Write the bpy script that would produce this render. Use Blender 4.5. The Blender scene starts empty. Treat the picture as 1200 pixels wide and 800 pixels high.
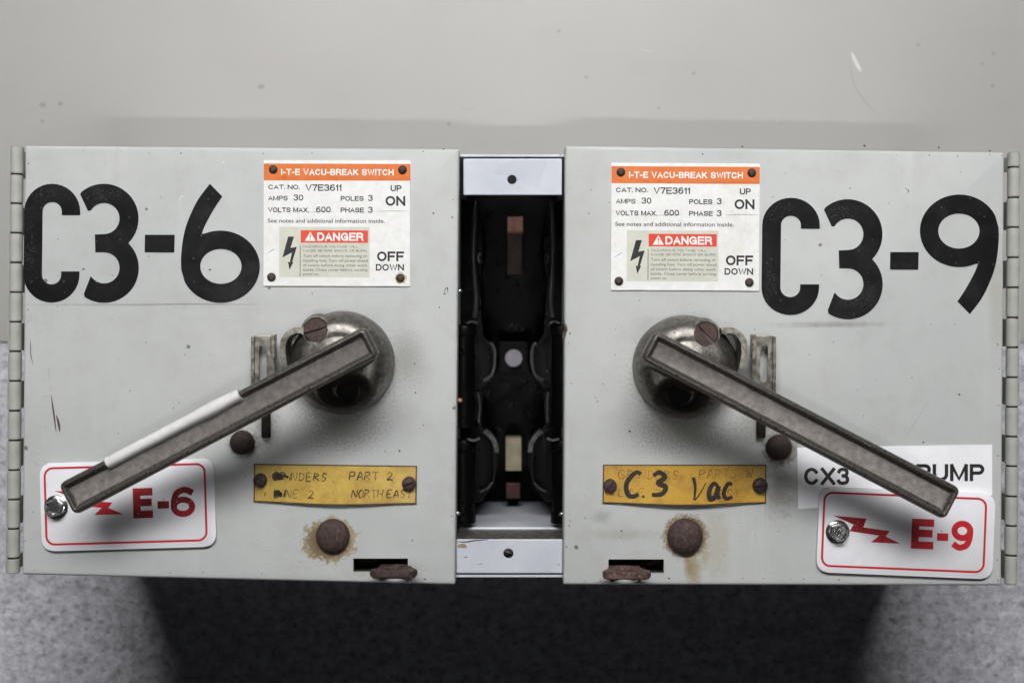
import bpy, bmesh, math, random
from mathutils import Vector, Matrix, noise as mnoise
from mathutils.geometry import tessellate_polygon
random.seed(7)
S = bpy.context.scene
C = S.collection
R = math.radians

# ------------------------------------------------------------------ camera
U = 0.00044            # metres per photograph pixel on the plane of the doors
HB = 0.160             # height of the door faces above the floor (the unit lies on its back)
D = 0.64               # camera distance above the door faces
cam_d = bpy.data.cameras.new('camera'); cam = bpy.data.objects.new('camera', cam_d); C.objects.link(cam)
cam.location = (0, 0, HB + D)
cam_d.sensor_width = 36; cam_d.lens = 36 * D / (1200 * U)
cam_d.clip_start = 0.01; cam_d.clip_end = 50
cam_d.dof.use_dof = True; cam_d.dof.focus_distance = D - 0.006; cam_d.dof.aperture_fstop = 6.3
S.camera = cam

# ------------------------------------------------------------------ light and exposure
w = bpy.data.worlds.new('World'); S.world = w; w.use_nodes = True
w.node_tree.nodes['Background'].inputs[0].default_value = (0.9, 0.95, 1.0, 1)
w.node_tree.nodes['Background'].inputs[1].default_value = 0.010
S.view_settings.view_transform = 'Standard'; S.view_settings.look = 'None'
S.view_settings.exposure = 0.0; S.view_settings.gamma = 1.0
def area(name, loc, target, sx, sy, power, col, spread=180):
    l = bpy.data.lights.new(name, 'AREA'); l.shape = 'RECTANGLE'; l.size = sx; l.size_y = sy
    l.energy = power; l.color = col; l.spread = R(spread)
    o = bpy.data.objects.new(name, l); C.objects.link(o); o.location = loc
    d = Vector(target) - Vector(loc)
    o.rotation_euler = d.to_track_quat('-Z', 'Y').to_euler()
    return o
area('ceiling_lamp', (-0.03, 1.31, 1.80), (0, 0, 0.1), 1.60, 0.52, 54, (1.0, 0.995, 0.985))
area('narrowed_band_lamp', (0.0, -0.42, 2.05), (0, 0.28, 0.0), 0.75, 0.03, 0.34, (1.0, 0.99, 0.97), 24)  # unseen lamp for the shadow band; beam narrowed to keep the floor shadow dark

# ------------------------------------------------------------------ helpers
def P(px, py, h=0.0):
    """real position of a point seen at photograph pixel (px,py), h metres above the door plane"""
    s = U * (D - h) / D
    return Vector(((px - 600) * s, (400 - py) * s, HB + h))
def sc(h=0.0): return U * (D - h) / D
def empty(name, loc=(0, 0, 0), rz=0):
    o = bpy.data.objects.new(name, None); C.objects.link(o); o.location = loc; o.rotation_euler = (0, 0, rz)
    o.empty_display_size = 0.02; return o
def tag(o, label=None, cat=None, group=None, kind=None):
    if label: o['label'] = label
    if cat: o['category'] = cat
    if group: o['group'] = group
    if kind: o['kind'] = kind
    return o
def obj(name, bm, mats, parent=None, loc=None, smooth=False, angle=35):
    bmesh.ops.recalc_face_normals(bm, faces=bm.faces[:])
    me = bpy.data.meshes.new(name); bm.to_mesh(me); bm.free()
    for m in (mats if isinstance(mats, (list, tuple)) else [mats]): me.materials.append(m)
    o = bpy.data.objects.new(name, me); C.objects.link(o)
    if parent: o.parent = parent
    if loc: o.location = loc
    if smooth:
        for p in me.polygons: p.use_smooth = p.loop_total <= 4 and p.normal.z < 0.9995
        me.set_sharp_from_angle(angle=R(angle))
    return o
def flat_obj(name, bm, mats, parent=None):
    """like obj() for sheets of lettering: every face turned up"""
    for f in bm.faces:
        f.normal_update()
        if f.normal.z < 0: f.normal_flip()
    me = bpy.data.meshes.new(name); bm.to_mesh(me); bm.free()
    for m in (mats if isinstance(mats, (list, tuple)) else [mats]): me.materials.append(m)
    o = bpy.data.objects.new(name, me); C.objects.link(o)
    if parent: o.parent = parent
    return o
def prism(bm, top, depth, mi=0, bevel=0, segs=2, dvec=None):
    """solid whose top outline is the list of points, going depth below it"""
    top = [Vector(p) for p in top]
    dv = dvec or Vector((0, 0, -depth))
    a = [bm.verts.new(p) for p in top]; b = [bm.verts.new(p + dv) for p in top]
    fs = [bm.faces.new(a)]
    n = len(a)
    fb = bm.faces.new(list(reversed(b)))
    sides = [bm.faces.new([a[i], b[i], b[(i+1) % n], a[(i+1) % n]]) for i in range(n)]
    for f in fs + [fb] + sides: f.material_index = mi
    if bevel:
        es = list(fs[0].edges)
        r = bmesh.ops.bevel(bm, geom=es, offset=bevel, segments=segs, profile=0.5, affect='EDGES')
        for f in r['faces']: f.material_index = mi
def box(bm, x0, x1, y0, y1, z0, z1, mi=0, bevel=0, segs=2):
    vs = [bm.verts.new((x, y, z)) for z in (z0, z1) for y in (y0, y1) for x in (x0, x1)]
    idx = [(0,2,3,1), (4,5,7,6), (0,1,5,4), (2,6,7,3), (0,4,6,2), (1,3,7,5)]
    fs = [bm.faces.new([vs[i] for i in q]) for q in idx]
    for f in fs: f.material_index = mi
    if bevel:
        es = list({e for f in fs for e in f.edges})
        r = bmesh.ops.bevel(bm, geom=es, offset=bevel, segments=segs, profile=0.5, affect='EDGES')
        for f in r['faces']: f.material_index = mi
def pbox(bm, x0, y0, x1, y1, h, thick, mi=0, bevel=0):
    """box whose top face is seen at pixel rectangle x0..x1, y0..y1 at height h"""
    a = P(x0, y1, h); b = P(x1, y0, h)
    box(bm, a.x, b.x, a.y, b.y, a.z - thick, a.z, mi, bevel)
def lathe(bm, c, prof, n=40, mi=0, wob=0):
    """profile of (radius, height) turned round a vertical axis at c"""
    rings = []
    for r, z in prof:
        if r <= 1e-7: rings.append([bm.verts.new((c[0], c[1], c[2] + z))])
        else:
            ring = []
            for k in range(n):
                a = 2*math.pi*k/n
                rr = r * (1 + wob*(mnoise.noise(Vector((math.cos(a)*1.7 + c[0]*90, math.sin(a)*1.7, z*60)))))
                ring.append(bm.verts.new((c[0] + rr*math.cos(a), c[1] + rr*math.sin(a), c[2] + z)))
            rings.append(ring)
    for A, B in zip(rings, rings[1:]):
        for k in range(n):
            k2 = (k+1) % n
            if len(A) == 1: f = bm.faces.new([A[0], B[k], B[k2]])
            elif len(B) == 1: f = bm.faces.new([A[k], A[k2], B[0]])
            else: f = bm.faces.new([A[k], A[k2], B[k2], B[k]])
            f.material_index = mi
    if len(rings[0]) > 1: bm.faces.new(rings[0]).material_index = mi
    if len(rings[-1]) > 1: bm.faces.new(rings[-1]).material_index = mi
def boolean_cut(o, cutters):
    """cut the given bmeshes out of the object's mesh"""
    tmp = []
    for bm in cutters:
        bmesh.ops.recalc_face_normals(bm, faces=bm.faces[:])
        me = bpy.data.meshes.new('cut'); bm.to_mesh(me); bm.free()
        me.materials.append(o.data.materials[0])
        c = bpy.data.objects.new('cut', me); C.objects.link(c); tmp.append(c)
        m = o.modifiers.new('b', 'BOOLEAN'); m.operation = 'DIFFERENCE'; m.solver = 'EXACT'; m.object = c
    bpy.context.view_layer.update()
    ev = o.evaluated_get(bpy.context.evaluated_depsgraph_get())
    me = bpy.data.meshes.new_from_object(ev)
    nm = o.data.name
    for p in me.polygons:
        if p.loop_total > 4 or p.normal.z > 0.9995: p.use_smooth = False
    old = o.data; o.modifiers.clear(); o.data = me; bpy.data.meshes.remove(old); me.name = nm
    for c in tmp:
        m = c.data; bpy.data.objects.remove(c); bpy.data.meshes.remove(m)
def catmull(pts, n=6):
    if len(pts) < 3: return [tuple(p) for p in pts]
    q = [pts[0]] + list(pts) + [pts[-1]]; out = []
    for i in range(1, len(q)-2):
        p0, p1, p2, p3 = q[i-1], q[i], q[i+1], q[i+2]
        for k in range(n):
            t = k/n
            out.append(tuple(0.5*((2*p1[j]) + (-p0[j]+p2[j])*t + (2*p0[j]-5*p1[j]+4*p2[j]-p3[j])*t*t
                             + (-p0[j]+3*p1[j]-3*p2[j]+p3[j])*t**3) for j in (0, 1)))
    out.append(tuple(pts[-1])); return out
def ribbon(pts, width):
    """left and right outlines of a stroke along 2-D pts; width a number or f(t)"""
    L, Rr = [], []
    n = len(pts)
    for i, p in enumerate(pts):
        a = Vector(pts[max(i-1, 0)]); b = Vector(pts[min(i+1, n-1)])
        d = (b - a); d = d.normalized() if d.length > 1e-9 else Vector((1, 0))
        nn = Vector((-d.y, d.x)); wv = (width(i/(n-1)) if callable(width) else width) / 2
        L.append(Vector(p) + nn*wv); Rr.append(Vector(p) - nn*wv)
    return L, Rr
def stroke(bm, pts, width, M, mi=0):
    L, Rr = ribbon(pts, width)
    a = [bm.verts.new(M(*p)) for p in L]; b = [bm.verts.new(M(*p)) for p in Rr]
    for i in range(len(a)-1): bm.faces.new([a[i], a[i+1], b[i+1], b[i]]).material_index = mi
def _el(a0, a1, cx=.5, cy=.5, rx=.5, ry=.5, n=14):
    return [(cx + rx*math.cos(R(a0 + (a1-a0)*k/n)), cy + ry*math.sin(R(a0 + (a1-a0)*k/n))) for k in range(n+1)]
_S = catmull([(.96, .76), (.84, .94), (.5, 1), (.14, .93), (.03, .75), (.16, .59), (.5, .50), (.86, .41), (.99, .24), (.86, .06), (.5, 0), (.14, .06), (.0, .26)], 4)
SANS = {   # monoline grotesque capitals in a unit box: width, strokes
 'A': (.95, [[(0, 0), (.5, 1), (1, 0)], [(.17, .33), (.83, .33)]]), 'B': (.88, [[(0, 0), (0, 1)], [(0, 1), (.55, 1)] + _el(90, -90, .62, .765, .34, .235) + [(.0, .53)], [(.5, .53)] + _el(90, -90, .64, .265, .36, .265) + [(0, 0)]]),
 'C': (.97, [_el(38, 322)]), 'D': (.93, [[(0, 0), (0, 1)], [(0, 1), (.4, 1)] + _el(90, -90, .45, .5, .55, .5) + [(0, 0)]]), 'E': (.82, [[(0, 0), (0, 1)], [(0, 1), (1, 1)], [(0, .53), (.92, .53)], [(0, 0), (1, 0)]]),
 'F': (.78, [[(0, 0), (0, 1)], [(0, 1), (1, 1)], [(0, .5), (.88, .5)]]), 'G': (1.02, [_el(40, 330), [(.97, .46), (.97, .02)], [(.55, .46), (.97, .46)]]), 'H': (.93, [[(0, 0), (0, 1)], [(1, 0), (1, 1)], [(0, .53), (1, .53)]]),
 'I': (0, [[(.5, 0), (.5, 1)]]), 'K': (.95, [[(0, 0), (0, 1)], [(.0, .36), (.9, 1)], [(.3, .6), (1, 0)]]), 'L': (.74, [[(0, 1), (0, 0)], [(0, 0), (1, 0)]]), 'M': (1.1, [[(0, 0), (0, 1)], [(1, 0), (1, 1)], [(0.02, 1), (.5, .03), (.98, 1)]]),
 'N': (.93, [[(0, 0), (0, 1)], [(1, 0), (1, 1)], [(0, 1), (1, 0)]]), 'O': (1.04, [_el(0, 360, n=28)]), 'P': (.85, [[(0, 0), (0, 1)], [(0, 1), (.6, 1)] + _el(90, -90, .65, .735, .35, .265) + [(0, .47)]]),
 'R': (.92, [[(0, 0), (0, 1)], [(0, 1), (.6, 1)] + _el(90, -90, .62, .75, .33, .25) + [(0, .5)], [(.6, .5), (.88, .38), (.92, .1), (1, 0)]]), 'S': (.9, [_S]), 'T': (.85, [[(.5, 0), (.5, 1)], [(0, 1), (1, 1)]]),
 'U': (.92, [[(0, 1), (0, .36)] + _el(180, 360, .5, .36, .5, .36) + [(1, 1)]]), 'V': (.92, [[(0, 1), (.5, 0), (1, 1)]]), 'W': (1.32, [[(0, 1), (.25, 0), (.5, .98), (.75, 0), (1, 1)]]), 'X': (.92, [[(0, 0), (1, 1)], [(0, 1), (1, 0)]]),
 'Z': (.85, [[(0, 1), (1, 1)], [(1, 1), (0, 0)], [(0, 0), (1, 0)]]), 'Y': (.9, [[(0, 1), (.5, .45), (1, 1)], [(.5, .5), (.5, 0)]]), '0': (.74, [_el(0, 360, n=28)]), '1': (.28, [[(.95, 0), (.95, 1)], [(.2, .76), (.7, .82), (.95, .98)]]), '2': (.74, [catmull([(.0, .66), (.1, .9), (.5, 1), (.9, .9), (.95, .68), (.7, .42), (.2, .15), (0, 0)], 4), [(0, 0), (1, 0)]]),
 '3': (.74, [catmull([(.05, .84), (.2, .97), (.5, 1), (.88, .92), (.92, .70), (.74, .55), (.52, .53)], 4), catmull([(.6, .53), (.88, .45), (1, .27), (.88, .07), (.5, 0), (.16, .03), (0, .15)], 4)]),
 '6': (.74, [catmull([(.90, .93), (.74, .99), (.52, 1), (.18, .88), (.02, .58), (0, .33)], 4), _el(0, 360, .5, .30, .5, .30, 28)]), '9': (.74, [catmull([(.10, .07), (.26, .01), (.48, 0), (.82, .12), (.98, .42), (1, .67)], 4), _el(0, 360, .5, .70, .5, .30, 28)]),
 '7': (.74, [[(0, 1), (1, 1)], [(.97, .97), (.6, .5), (.36, 0)]]), '.': (0, [[(.5, 0), (.5, .0)]]), '-': (.36, [[(0, .40), (1, .40)]]), ' ': (.22, [])}
def sans(bm, s, x0, x1, ytop, ybase, M, mi=0, wt=0.13, gap=0.13):
    """capitals s drawn as even strokes, fitted to x0..x1 and ytop..ybase; wt = stroke width / capital height"""
    H = ybase - ytop; sw = wt*H
    adv = [SANS[c][0] for c in s]
    # each glyph is adv*kx + sw wide, gaps in between
    free = (x1-x0) - len(s)*sw - (len(s)-1)*gap*H*0.6
    kx = free/sum(adv)
    x = x0
    for i, c in enumerate(s):
        wd = adv[i]*kx
        for j, pl in enumerate(SANS[c][1]):
            pts = [Vector((x + sw/2 + px*wd, ybase - sw/2 - py*(H-sw))) for px, py in pl]
            if (pts[0]-pts[-1]).length < 1e-6 and len(pts) > 3:
                cl = [p for p in pts[:-1]]; m = len(cl)
                L, Q = [], []
                for k in range(m):
                    d = (cl[(k+1) % m]-cl[k-1]).normalized(); nn = Vector((-d.y, d.x))*sw/2
                    L.append(cl[k]+nn); Q.append(cl[k]-nn)
                L.append(L[0]); Q.append(Q[0])
            else:
                if len(pts) == 2 and (pts[0]-pts[1]).length < 1e-6: pts = [pts[0]-Vector((0.01, 0)), pts[0]+Vector((0.01, 0))]
                pts[0] = pts[0] + (pts[0]-pts[1]).normalized()*sw*0.5; pts[-1] = pts[-1] + (pts[-1]-pts[-2]).normalized()*sw*0.5
                # square corners by mitre
                L, Q = [], []
                for k, p in enumerate(pts):
                    d0 = (p-pts[k-1]).normalized() if k else (pts[1]-p).normalized()
                    d1 = (pts[k+1]-p).normalized() if k < len(pts)-1 else d0
                    n0 = Vector((-d0.y, d0.x)); n1 = Vector((-d1.y, d1.x)); nm = (n0+n1)
                    nm = nm.normalized() if nm.length > 1e-6 else n0
                    ln = min(1/max(nm.dot(n0), 0.3), 1.9 if len(pts) > 6 else 1.25)
                    L.append(p + nm*ln*sw/2); Q.append(p - nm*ln*sw/2)
            up = Vector((0, 0, 0.000012*j + 0.000004*(i % 2)))
            a = [bm.verts.new(M(*p)+up) for p in L]; b = [bm.verts.new(M(*p)+up) for p in Q]
            for k in range(len(a)-1): bm.faces.new([a[k], a[k+1], b[k+1], b[k]]).material_index = mi
        x += wd + sw + gap*H*0.6
_txt = {}
def text_mesh(s, bold):
    if (s, bold) not in _txt:
        cu = bpy.data.curves.new('t', 'FONT'); cu.body = s; cu.size = 1; cu.offset = bold; cu.resolution_u = 4
        o = bpy.data.objects.new('t', cu); C.objects.link(o)
        bpy.context.view_layer.update()
        me = bpy.data.meshes.new_from_object(o.evaluated_get(bpy.context.evaluated_depsgraph_get()))
        _txt[(s, bold)] = ([v.co.copy() for v in me.vertices], [list(p.vertices) for p in me.polygons])
        bpy.data.objects.remove(o); bpy.data.curves.remove(cu); bpy.data.meshes.remove(me)
    return _txt[(s, bold)]
def text(bm, s, x0, x1, ytop, ybase, M, mi=0, bold=0.0, desc=False):
    """the string s fitted to x0..x1 with capitals from ytop (top) to ybase, in a plate's own pixel frame"""
    vs, fs = text_mesh(s, bold)
    ax = min(v.x for v in vs); bx = max(v.x for v in vs)
    cvs, _ = text_mesh('H', bold)
    ay = min(v.y for v in cvs); by = max(v.y for v in cvs)
    nv = [bm.verts.new(M(x0 + (v.x-ax)/(bx-ax)*(x1-x0), ybase + (v.y-ay)/(by-ay)*(ytop-ybase))) for v in vs]
    for f in fs:
        try: bm.faces.new([nv[i] for i in f]).material_index = mi
        except ValueError: pass
def rounded(x0, y0, x1, y1, r, n=6):
    pts = []
    for cx, cy, a0 in ((x1-r, y0+r, -90), (x1-r, y1-r, 0), (x0+r, y1-r, 90), (x0+r, y0+r, 180)):
        for k in range(n+1):
            a = R(a0 + 90*k/n); pts.append((cx + r*math.cos(a), cy + r*math.sin(a)))
    return pts
def sheet(bm, pts, M, mi=0):
    bm.faces.new([bm.verts.new(M(*p)) for p in pts]).material_index = mi

# ------------------------------------------------------------------ materials
def srgb(r, g, b):
    f = lambda c: (c/255/12.92) if c/255 <= 0.04045 else ((c/255+0.055)/1.055)**2.4
    return (f(r), f(g), f(b), 1)
class NT:
    def __init__(s, name):
        s.m = bpy.data.materials.new(name); s.m.use_nodes = True; s.t = s.m.node_tree
        s.bsdf = s.t.nodes['Principled BSDF']; s.co = s.n('ShaderNodeTexCoord').outputs['Object']
    def n(s, typ, **kw):
        nd = s.t.nodes.new(typ)
        for k, v in kw.items(): setattr(nd, k, v)
        return nd
    def set(s, sock, v):
        if isinstance(v, bpy.types.NodeSocket): s.t.links.new(v, sock)
        else: sock.default_value = v
    def noise(s, scale, detail=4, rough=0.55, stretch=(1, 1, 1), dist=0, off=(0, 0, 0)):
        mp = s.n('ShaderNodeMapping'); s.set(mp.inputs[0], s.co); mp.inputs[3].default_value = stretch; mp.inputs[1].default_value = off
        nd = s.n('ShaderNodeTexNoise'); s.set(nd.inputs['Vector'], mp.outputs[0])
        nd.inputs['Scale'].default_value = scale; nd.inputs['Detail'].default_value = detail
        nd.inputs['Roughness'].default_value = rough; nd.inputs['Distortion'].default_value = dist
        return nd.outputs['Fac']
    def ramp(s, v, a, b, lo=0.0, hi=1.0, smooth=False):
        nd = s.n('ShaderNodeMapRange'); nd.interpolation_type = 'SMOOTHSTEP' if smooth else 'LINEAR'
        s.set(nd.inputs[0], v)
        for i, x in ((1, a), (2, b), (3, lo), (4, hi)): nd.inputs[i].default_value = x
        return nd.outputs[0]
    def math(s, op, a, b=0.0):
        nd = s.n('ShaderNodeMath', operation=op); s.set(nd.inputs[0], a); s.set(nd.inputs[1], b); return nd.outputs[0]
    def mix(s, f, a, b):
        nd = s.n('ShaderNodeMix', data_type='RGBA'); s.set(nd.inputs[0], f); s.set(nd.inputs[6], a); s.set(nd.inputs[7], b)
        return nd.outputs[2]
    def specks(s, scale, radius, density, off=(0, 0, 0)):
        """sparse dots: 1 inside a dot"""
        mp = s.n('ShaderNodeMapping'); s.set(mp.inputs[0], s.co); mp.inputs[1].default_value = off
        v = s.n('ShaderNodeTexVoronoi'); s.set(v.inputs['Vector'], mp.outputs[0]); v.inputs['Scale'].default_value = scale
        sep = s.n('ShaderNodeSeparateColor'); s.set(sep.inputs[0], v.outputs['Color'])
        on = s.math('LESS_THAN', sep.outputs[0], density)
        rr = s.math('MULTIPLY', sep.outputs[1], radius)
        d = s.math('LESS_THAN', s.math('ADD', v.outputs['Distance'], s.ramp(s.noise(scale*3), 0, 1, -radius*0.6, radius*0.6)), rr)
        return s.math('MULTIPLY', on, d)
    def blob(s, c, rx, ry, soft, nscale=400, namp=0.5, stretch=(1, 1, 1)):
        """stain round point c: 1 inside, ragged edge"""
        mp = s.n('ShaderNodeMapping', vector_type='TEXTURE'); s.set(mp.inputs[0], s.co)
        mp.inputs[1].default_value = c; mp.inputs[3].default_value = (rx, ry, 10.0)
        ln = s.n('ShaderNodeVectorMath', operation='LENGTH'); s.set(ln.inputs[0], mp.outputs[0])
        d = s.math('ADD', ln.outputs['Value'], s.ramp(s.noise(nscale, 5, 0.65, stretch), 0, 1, -namp, namp))
        return s.ramp(d, 1.0 - soft, 1.0, 1.0, 0.0, True)
    def done(s, col, rough=0.5, metal=0.0, bump=None, bstr=0.2, bdist=0.001, spec=None):
        s.set(s.bsdf.inputs['Base Color'], col); s.set(s.bsdf.inputs['Roughness'], rough); s.set(s.bsdf.inputs['Metallic'], metal)
        if spec is not None: s.bsdf.inputs['Specular IOR Level'].default_value = spec
        if bump is not None:
            b = s.n('ShaderNodeBump'); b.inputs['Strength'].default_value = bstr; b.inputs['Distance'].default_value = bdist
            s.set(b.inputs['Height'], bump); s.set(s.bsdf.inputs['Normal'], b.outputs[0])
        return s.m
def simple(name, a, b, scale=120, rough=0.5, metal=0.0, bump=0.15, speck=None, rvar=0.12, lo=0.35, hi=0.65, bscale=None, spec=None):
    t = NT(name); nz = t.noise(scale, 5)
    col = t.mix(t.ramp(nz, lo, hi), a, b)
    if speck: col = t.mix(t.math('MULTIPLY', t.specks(speck[1], speck[2], speck[3]), 0.8), col, speck[0])
    rg = t.ramp(t.noise(scale*0.7, 3, off=(3, 1, 2)), 0.3, 0.7, max(rough-rvar, 0.03), rough+rvar)
    return t.done(col, rg, metal, t.noise(bscale or scale*4, 4), bump, 0.0006, spec)
def door_paint(name, stains):
    t = NT(name)
    base = t.mix(t.ramp(t.noise(14, 5, 0.6), 0.3, 0.7), srgb(179, 182, 182), srgb(191, 193, 192))
    base = t.mix(t.ramp(t.noise(60, 6, 0.7, off=(4, 4, 0)), 0.5, 0.85, 0, 0.38), base, srgb(156, 153, 144))
    base = t.mix(t.ramp(t.noise(7, 5, 0.6, off=(3, 7, 0)), 0.5, 0.78, 0, 0.4), base, srgb(166, 165, 157))
    # faint rubbed vertical and horizontal marks
    base = t.mix(t.ramp(t.noise(50, 4, 0.7, stretch=(1, 0.08, 1)), 0.60, 0.75, 0, 0.24), base, srgb(214, 215, 213))
    base = t.mix(t.ramp(t.noise(45, 4, 0.7, stretch=(0.1, 1, 1), off=(0.3, 0.1, 0)), 0.62, 0.75, 0, 0.17), base, srgb(150, 148, 142))
    for c, rx, ry, soft, ns, na, col, f in stains:
        base = t.mix(t.math('MULTIPLY', t.blob(c, rx, ry, soft, ns, na), f), base, col)
    base = t.mix(t.math('MULTIPLY', t.specks(95, 0.13, 0.17), 0.75), base, srgb(74, 66, 58))
    base = t.mix(t.math('MULTIPLY', t.specks(38, 0.075, 0.16, (0.3, 0.2, 0)), 0.7), base, srgb(90, 80, 66))
    base = t.mix(t.math('MULTIPLY', t.specks(320, 0.17, 0.09, (0.7, 0.5, 0)), 0.6), base, srgb(110, 104, 96))
    rg = t.ramp(t.noise(30, 4, off=(1, 0, 0)), 0.3, 0.7, 0.40, 0.58)
    hgt = t.math('ADD', t.noise(900, 3), t.math('MULTIPLY', t.noise(26, 3), 1.5))
    return t.done(base, rg, 0.0, hgt, 0.14, 0.0009)
RUSTST = srgb(128, 104, 72)
def st(px, py, rx, ry, soft=0.6, ns=300, na=0.5, col=RUSTST, f=0.8):
    return (P(px, py), rx*U, ry*U, soft, ns, na, col, f)
GRIME = srgb(92, 86, 76)
left_stains = [st(386, 632, 33, 29, 0.16, 260, 0.62, srgb(158, 140, 108), 0.9), st(384, 634, 30, 26, 0.35, 700, 0.75, srgb(104, 86, 60), 0.8), st(389, 630, 25, 23, 0.5, 500, 0.6, srgb(84, 66, 48), 0.6),
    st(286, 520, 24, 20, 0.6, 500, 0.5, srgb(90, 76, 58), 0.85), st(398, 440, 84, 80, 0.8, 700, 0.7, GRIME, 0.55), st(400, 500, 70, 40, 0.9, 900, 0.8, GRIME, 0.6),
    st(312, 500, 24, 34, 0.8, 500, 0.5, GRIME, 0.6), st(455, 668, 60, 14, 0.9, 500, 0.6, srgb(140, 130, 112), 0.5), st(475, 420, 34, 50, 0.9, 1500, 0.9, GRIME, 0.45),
    st(120, 357, 130, 2.2, 0.9, 300, 0.4, GRIME, 0.3), st(470, 318, 22, 20, 0.8, 500, 0.5, srgb(140, 125, 95), 0.35)]
right_stains = [st(803, 628, 30, 29, 0.3, 420, 0.5, srgb(150, 128, 94), 0.9), st(804, 628, 28, 27, 0.3, 800, 0.6, srgb(96, 76, 52), 0.85),
    st(812, 666, 13, 30, 0.9, 260, 0.6, srgb(150, 134, 96), 0.85), st(806, 654, 7, 26, 0.9, 300, 0.6, srgb(136, 112, 74), 0.7), st(826, 650, 8, 22, 0.9, 300, 0.6, srgb(160, 146, 112), 0.6), st(840, 640, 24, 60, 0.95, 250, 0.6, srgb(165, 155, 128), 0.45),
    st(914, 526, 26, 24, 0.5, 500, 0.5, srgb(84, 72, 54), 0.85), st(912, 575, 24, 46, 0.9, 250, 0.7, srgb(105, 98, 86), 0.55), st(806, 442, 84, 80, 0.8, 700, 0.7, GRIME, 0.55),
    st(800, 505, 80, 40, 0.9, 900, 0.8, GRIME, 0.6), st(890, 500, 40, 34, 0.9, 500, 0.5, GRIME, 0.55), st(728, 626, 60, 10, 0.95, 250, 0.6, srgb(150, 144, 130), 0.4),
    st(705, 605, 16, 12, 0.9, 300, 0.6, GRIME, 0.3), st(975, 380, 90, 5, 0.9, 200, 0.5, GRIME, 0.4),
    st(1168, 350, 14, 90, 0.9, 200, 0.5, srgb(150, 140, 118), 0.3), st(660, 386, 5, 12, 0.4, 700, 0.6, srgb(50, 44, 38), 0.9)]
M_doorL = door_paint('grey_door_paint', left_stains)
M_doorR = door_paint('grey_door_paint_worn', right_stains)
M_paint = door_paint('grey_enclosure_paint', [])
M_hinge = simple('hinge_paint', srgb(160, 161, 155), srgb(176, 177, 171), 90, 0.5, 0, 0.2, (srgb(80, 72, 62), 160, 0.2, 0.2))
def vinyl():
    t = NT('black_vinyl')
    c = t.mix(t.ramp(t.noise(90, 5), 0.35, 0.65), srgb(12, 12, 14), srgb(26, 25, 27))
    c = t.mix(t.ramp(t.noise(34, 6, 0.75, off=(2, 3, 0)), 0.52, 0.75, 0, 0.5), c, srgb(58, 57, 58))
    c = t.mix(t.math('MULTIPLY', t.specks(420, 0.26, 0.25), 0.8), c, srgb(72, 70, 70))
    d = t.ramp(t.noise(900, 4, 0.8, off=(1, 1, 0)), 0.54, 0.6)
    for px, py, rx, ry in ((36, 290, 13, 60), (120, 228, 46, 12), (52, 226, 30, 12), (912, 250, 30, 22), (984, 250, 26, 20), (1010, 352, 34, 18), (904, 330, 12, 40)):
        c = t.mix(t.math('MULTIPLY', t.math('MULTIPLY', t.blob(P(px, py), rx*U, ry*U, 0.9, 300, 0.6), d), 0.45), c, srgb(92, 90, 90))
    return t.done(c, t.ramp(t.noise(50), 0.3, 0.7, 0.36, 0.54), 0, t.noise(240, 4), 0.14, 0.0006, 0.16)
M_vinyl = vinyl()
M_cast = simple('die_cast_zinc', srgb(132, 126, 123), srgb(106, 101, 98), 300, 0.46, 0.4, 0.4, (srgb(142, 136, 131), 1100, 0.3, 0.14), 0.1, bscale=1500)
M_castrim = simple('polished_zinc_rim', srgb(108, 104, 100), srgb(80, 77, 73), 700, 0.34, 0.6, 0.2, (srgb(150, 142, 132), 600, 0.2, 0.1), 0.1)
def hub_mat():
    t = NT('dirty_cast_hub')
    c = t.mix(t.ramp(t.noise(380, 5), 0.35, 0.65), srgb(140, 137, 132), srgb(104, 100, 95))
    c = t.mix(t.math('MULTIPLY', t.specks(420, 0.3, 0.3), 0.8), c, srgb(62, 55, 47))
    c = t.mix(t.ramp(t.noise(70, 5, 0.7, off=(2, 1, 0)), 0.45, 0.7, 0, 0.5), c, srgb(84, 78, 70))
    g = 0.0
    for px, py in ((404, 459), (799, 464)):      # shade below the lever, painted dark into the hollow round the lower screw
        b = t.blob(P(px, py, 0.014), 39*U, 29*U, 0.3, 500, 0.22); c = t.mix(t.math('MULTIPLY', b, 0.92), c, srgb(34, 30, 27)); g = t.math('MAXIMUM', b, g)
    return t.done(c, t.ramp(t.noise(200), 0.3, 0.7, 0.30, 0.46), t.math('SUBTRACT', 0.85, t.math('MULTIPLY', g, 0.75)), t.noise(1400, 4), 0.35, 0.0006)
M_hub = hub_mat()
M_hubplain = simple('dirty_cast_boss', srgb(140, 137, 132), srgb(104, 100, 95), 380, 0.35, 0.85, 0.30, (srgb(62, 55, 47), 420, 0.3, 0.3), 0.08)
M_steel = simple('dirty_zinc_steel', srgb(164, 161, 153), srgb(96, 91, 82), 300, 0.38, 0.7, 0.3, (srgb(62, 54, 44), 600, 0.3, 0.3))
M_rust = simple('rusty_steel', srgb(84, 66, 62), srgb(58, 46, 45), 500, 0.62, 0.25, 0.6, (srgb(132, 96, 74), 900, 0.35, 0.3))
M_rustlight = simple('rust_flaked_steel', srgb(112, 88, 80), srgb(70, 50, 46), 420, 0.7, 0.1, 0.9, (srgb(156, 132, 120), 800, 0.4, 0.4))
M_rivet = simple('dark_rivet', srgb(76, 64, 62), srgb(50, 42, 42), 800, 0.5, 0.4, 0.3)
M_shadeblack = simple('shade_black_steel', srgb(34, 29, 27), srgb(22, 19, 18), 500, 0.7, 0.0, 0.3, spec=0.1)  # lever shade painted as near-black on the lower hub screw and bracket tail
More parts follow.
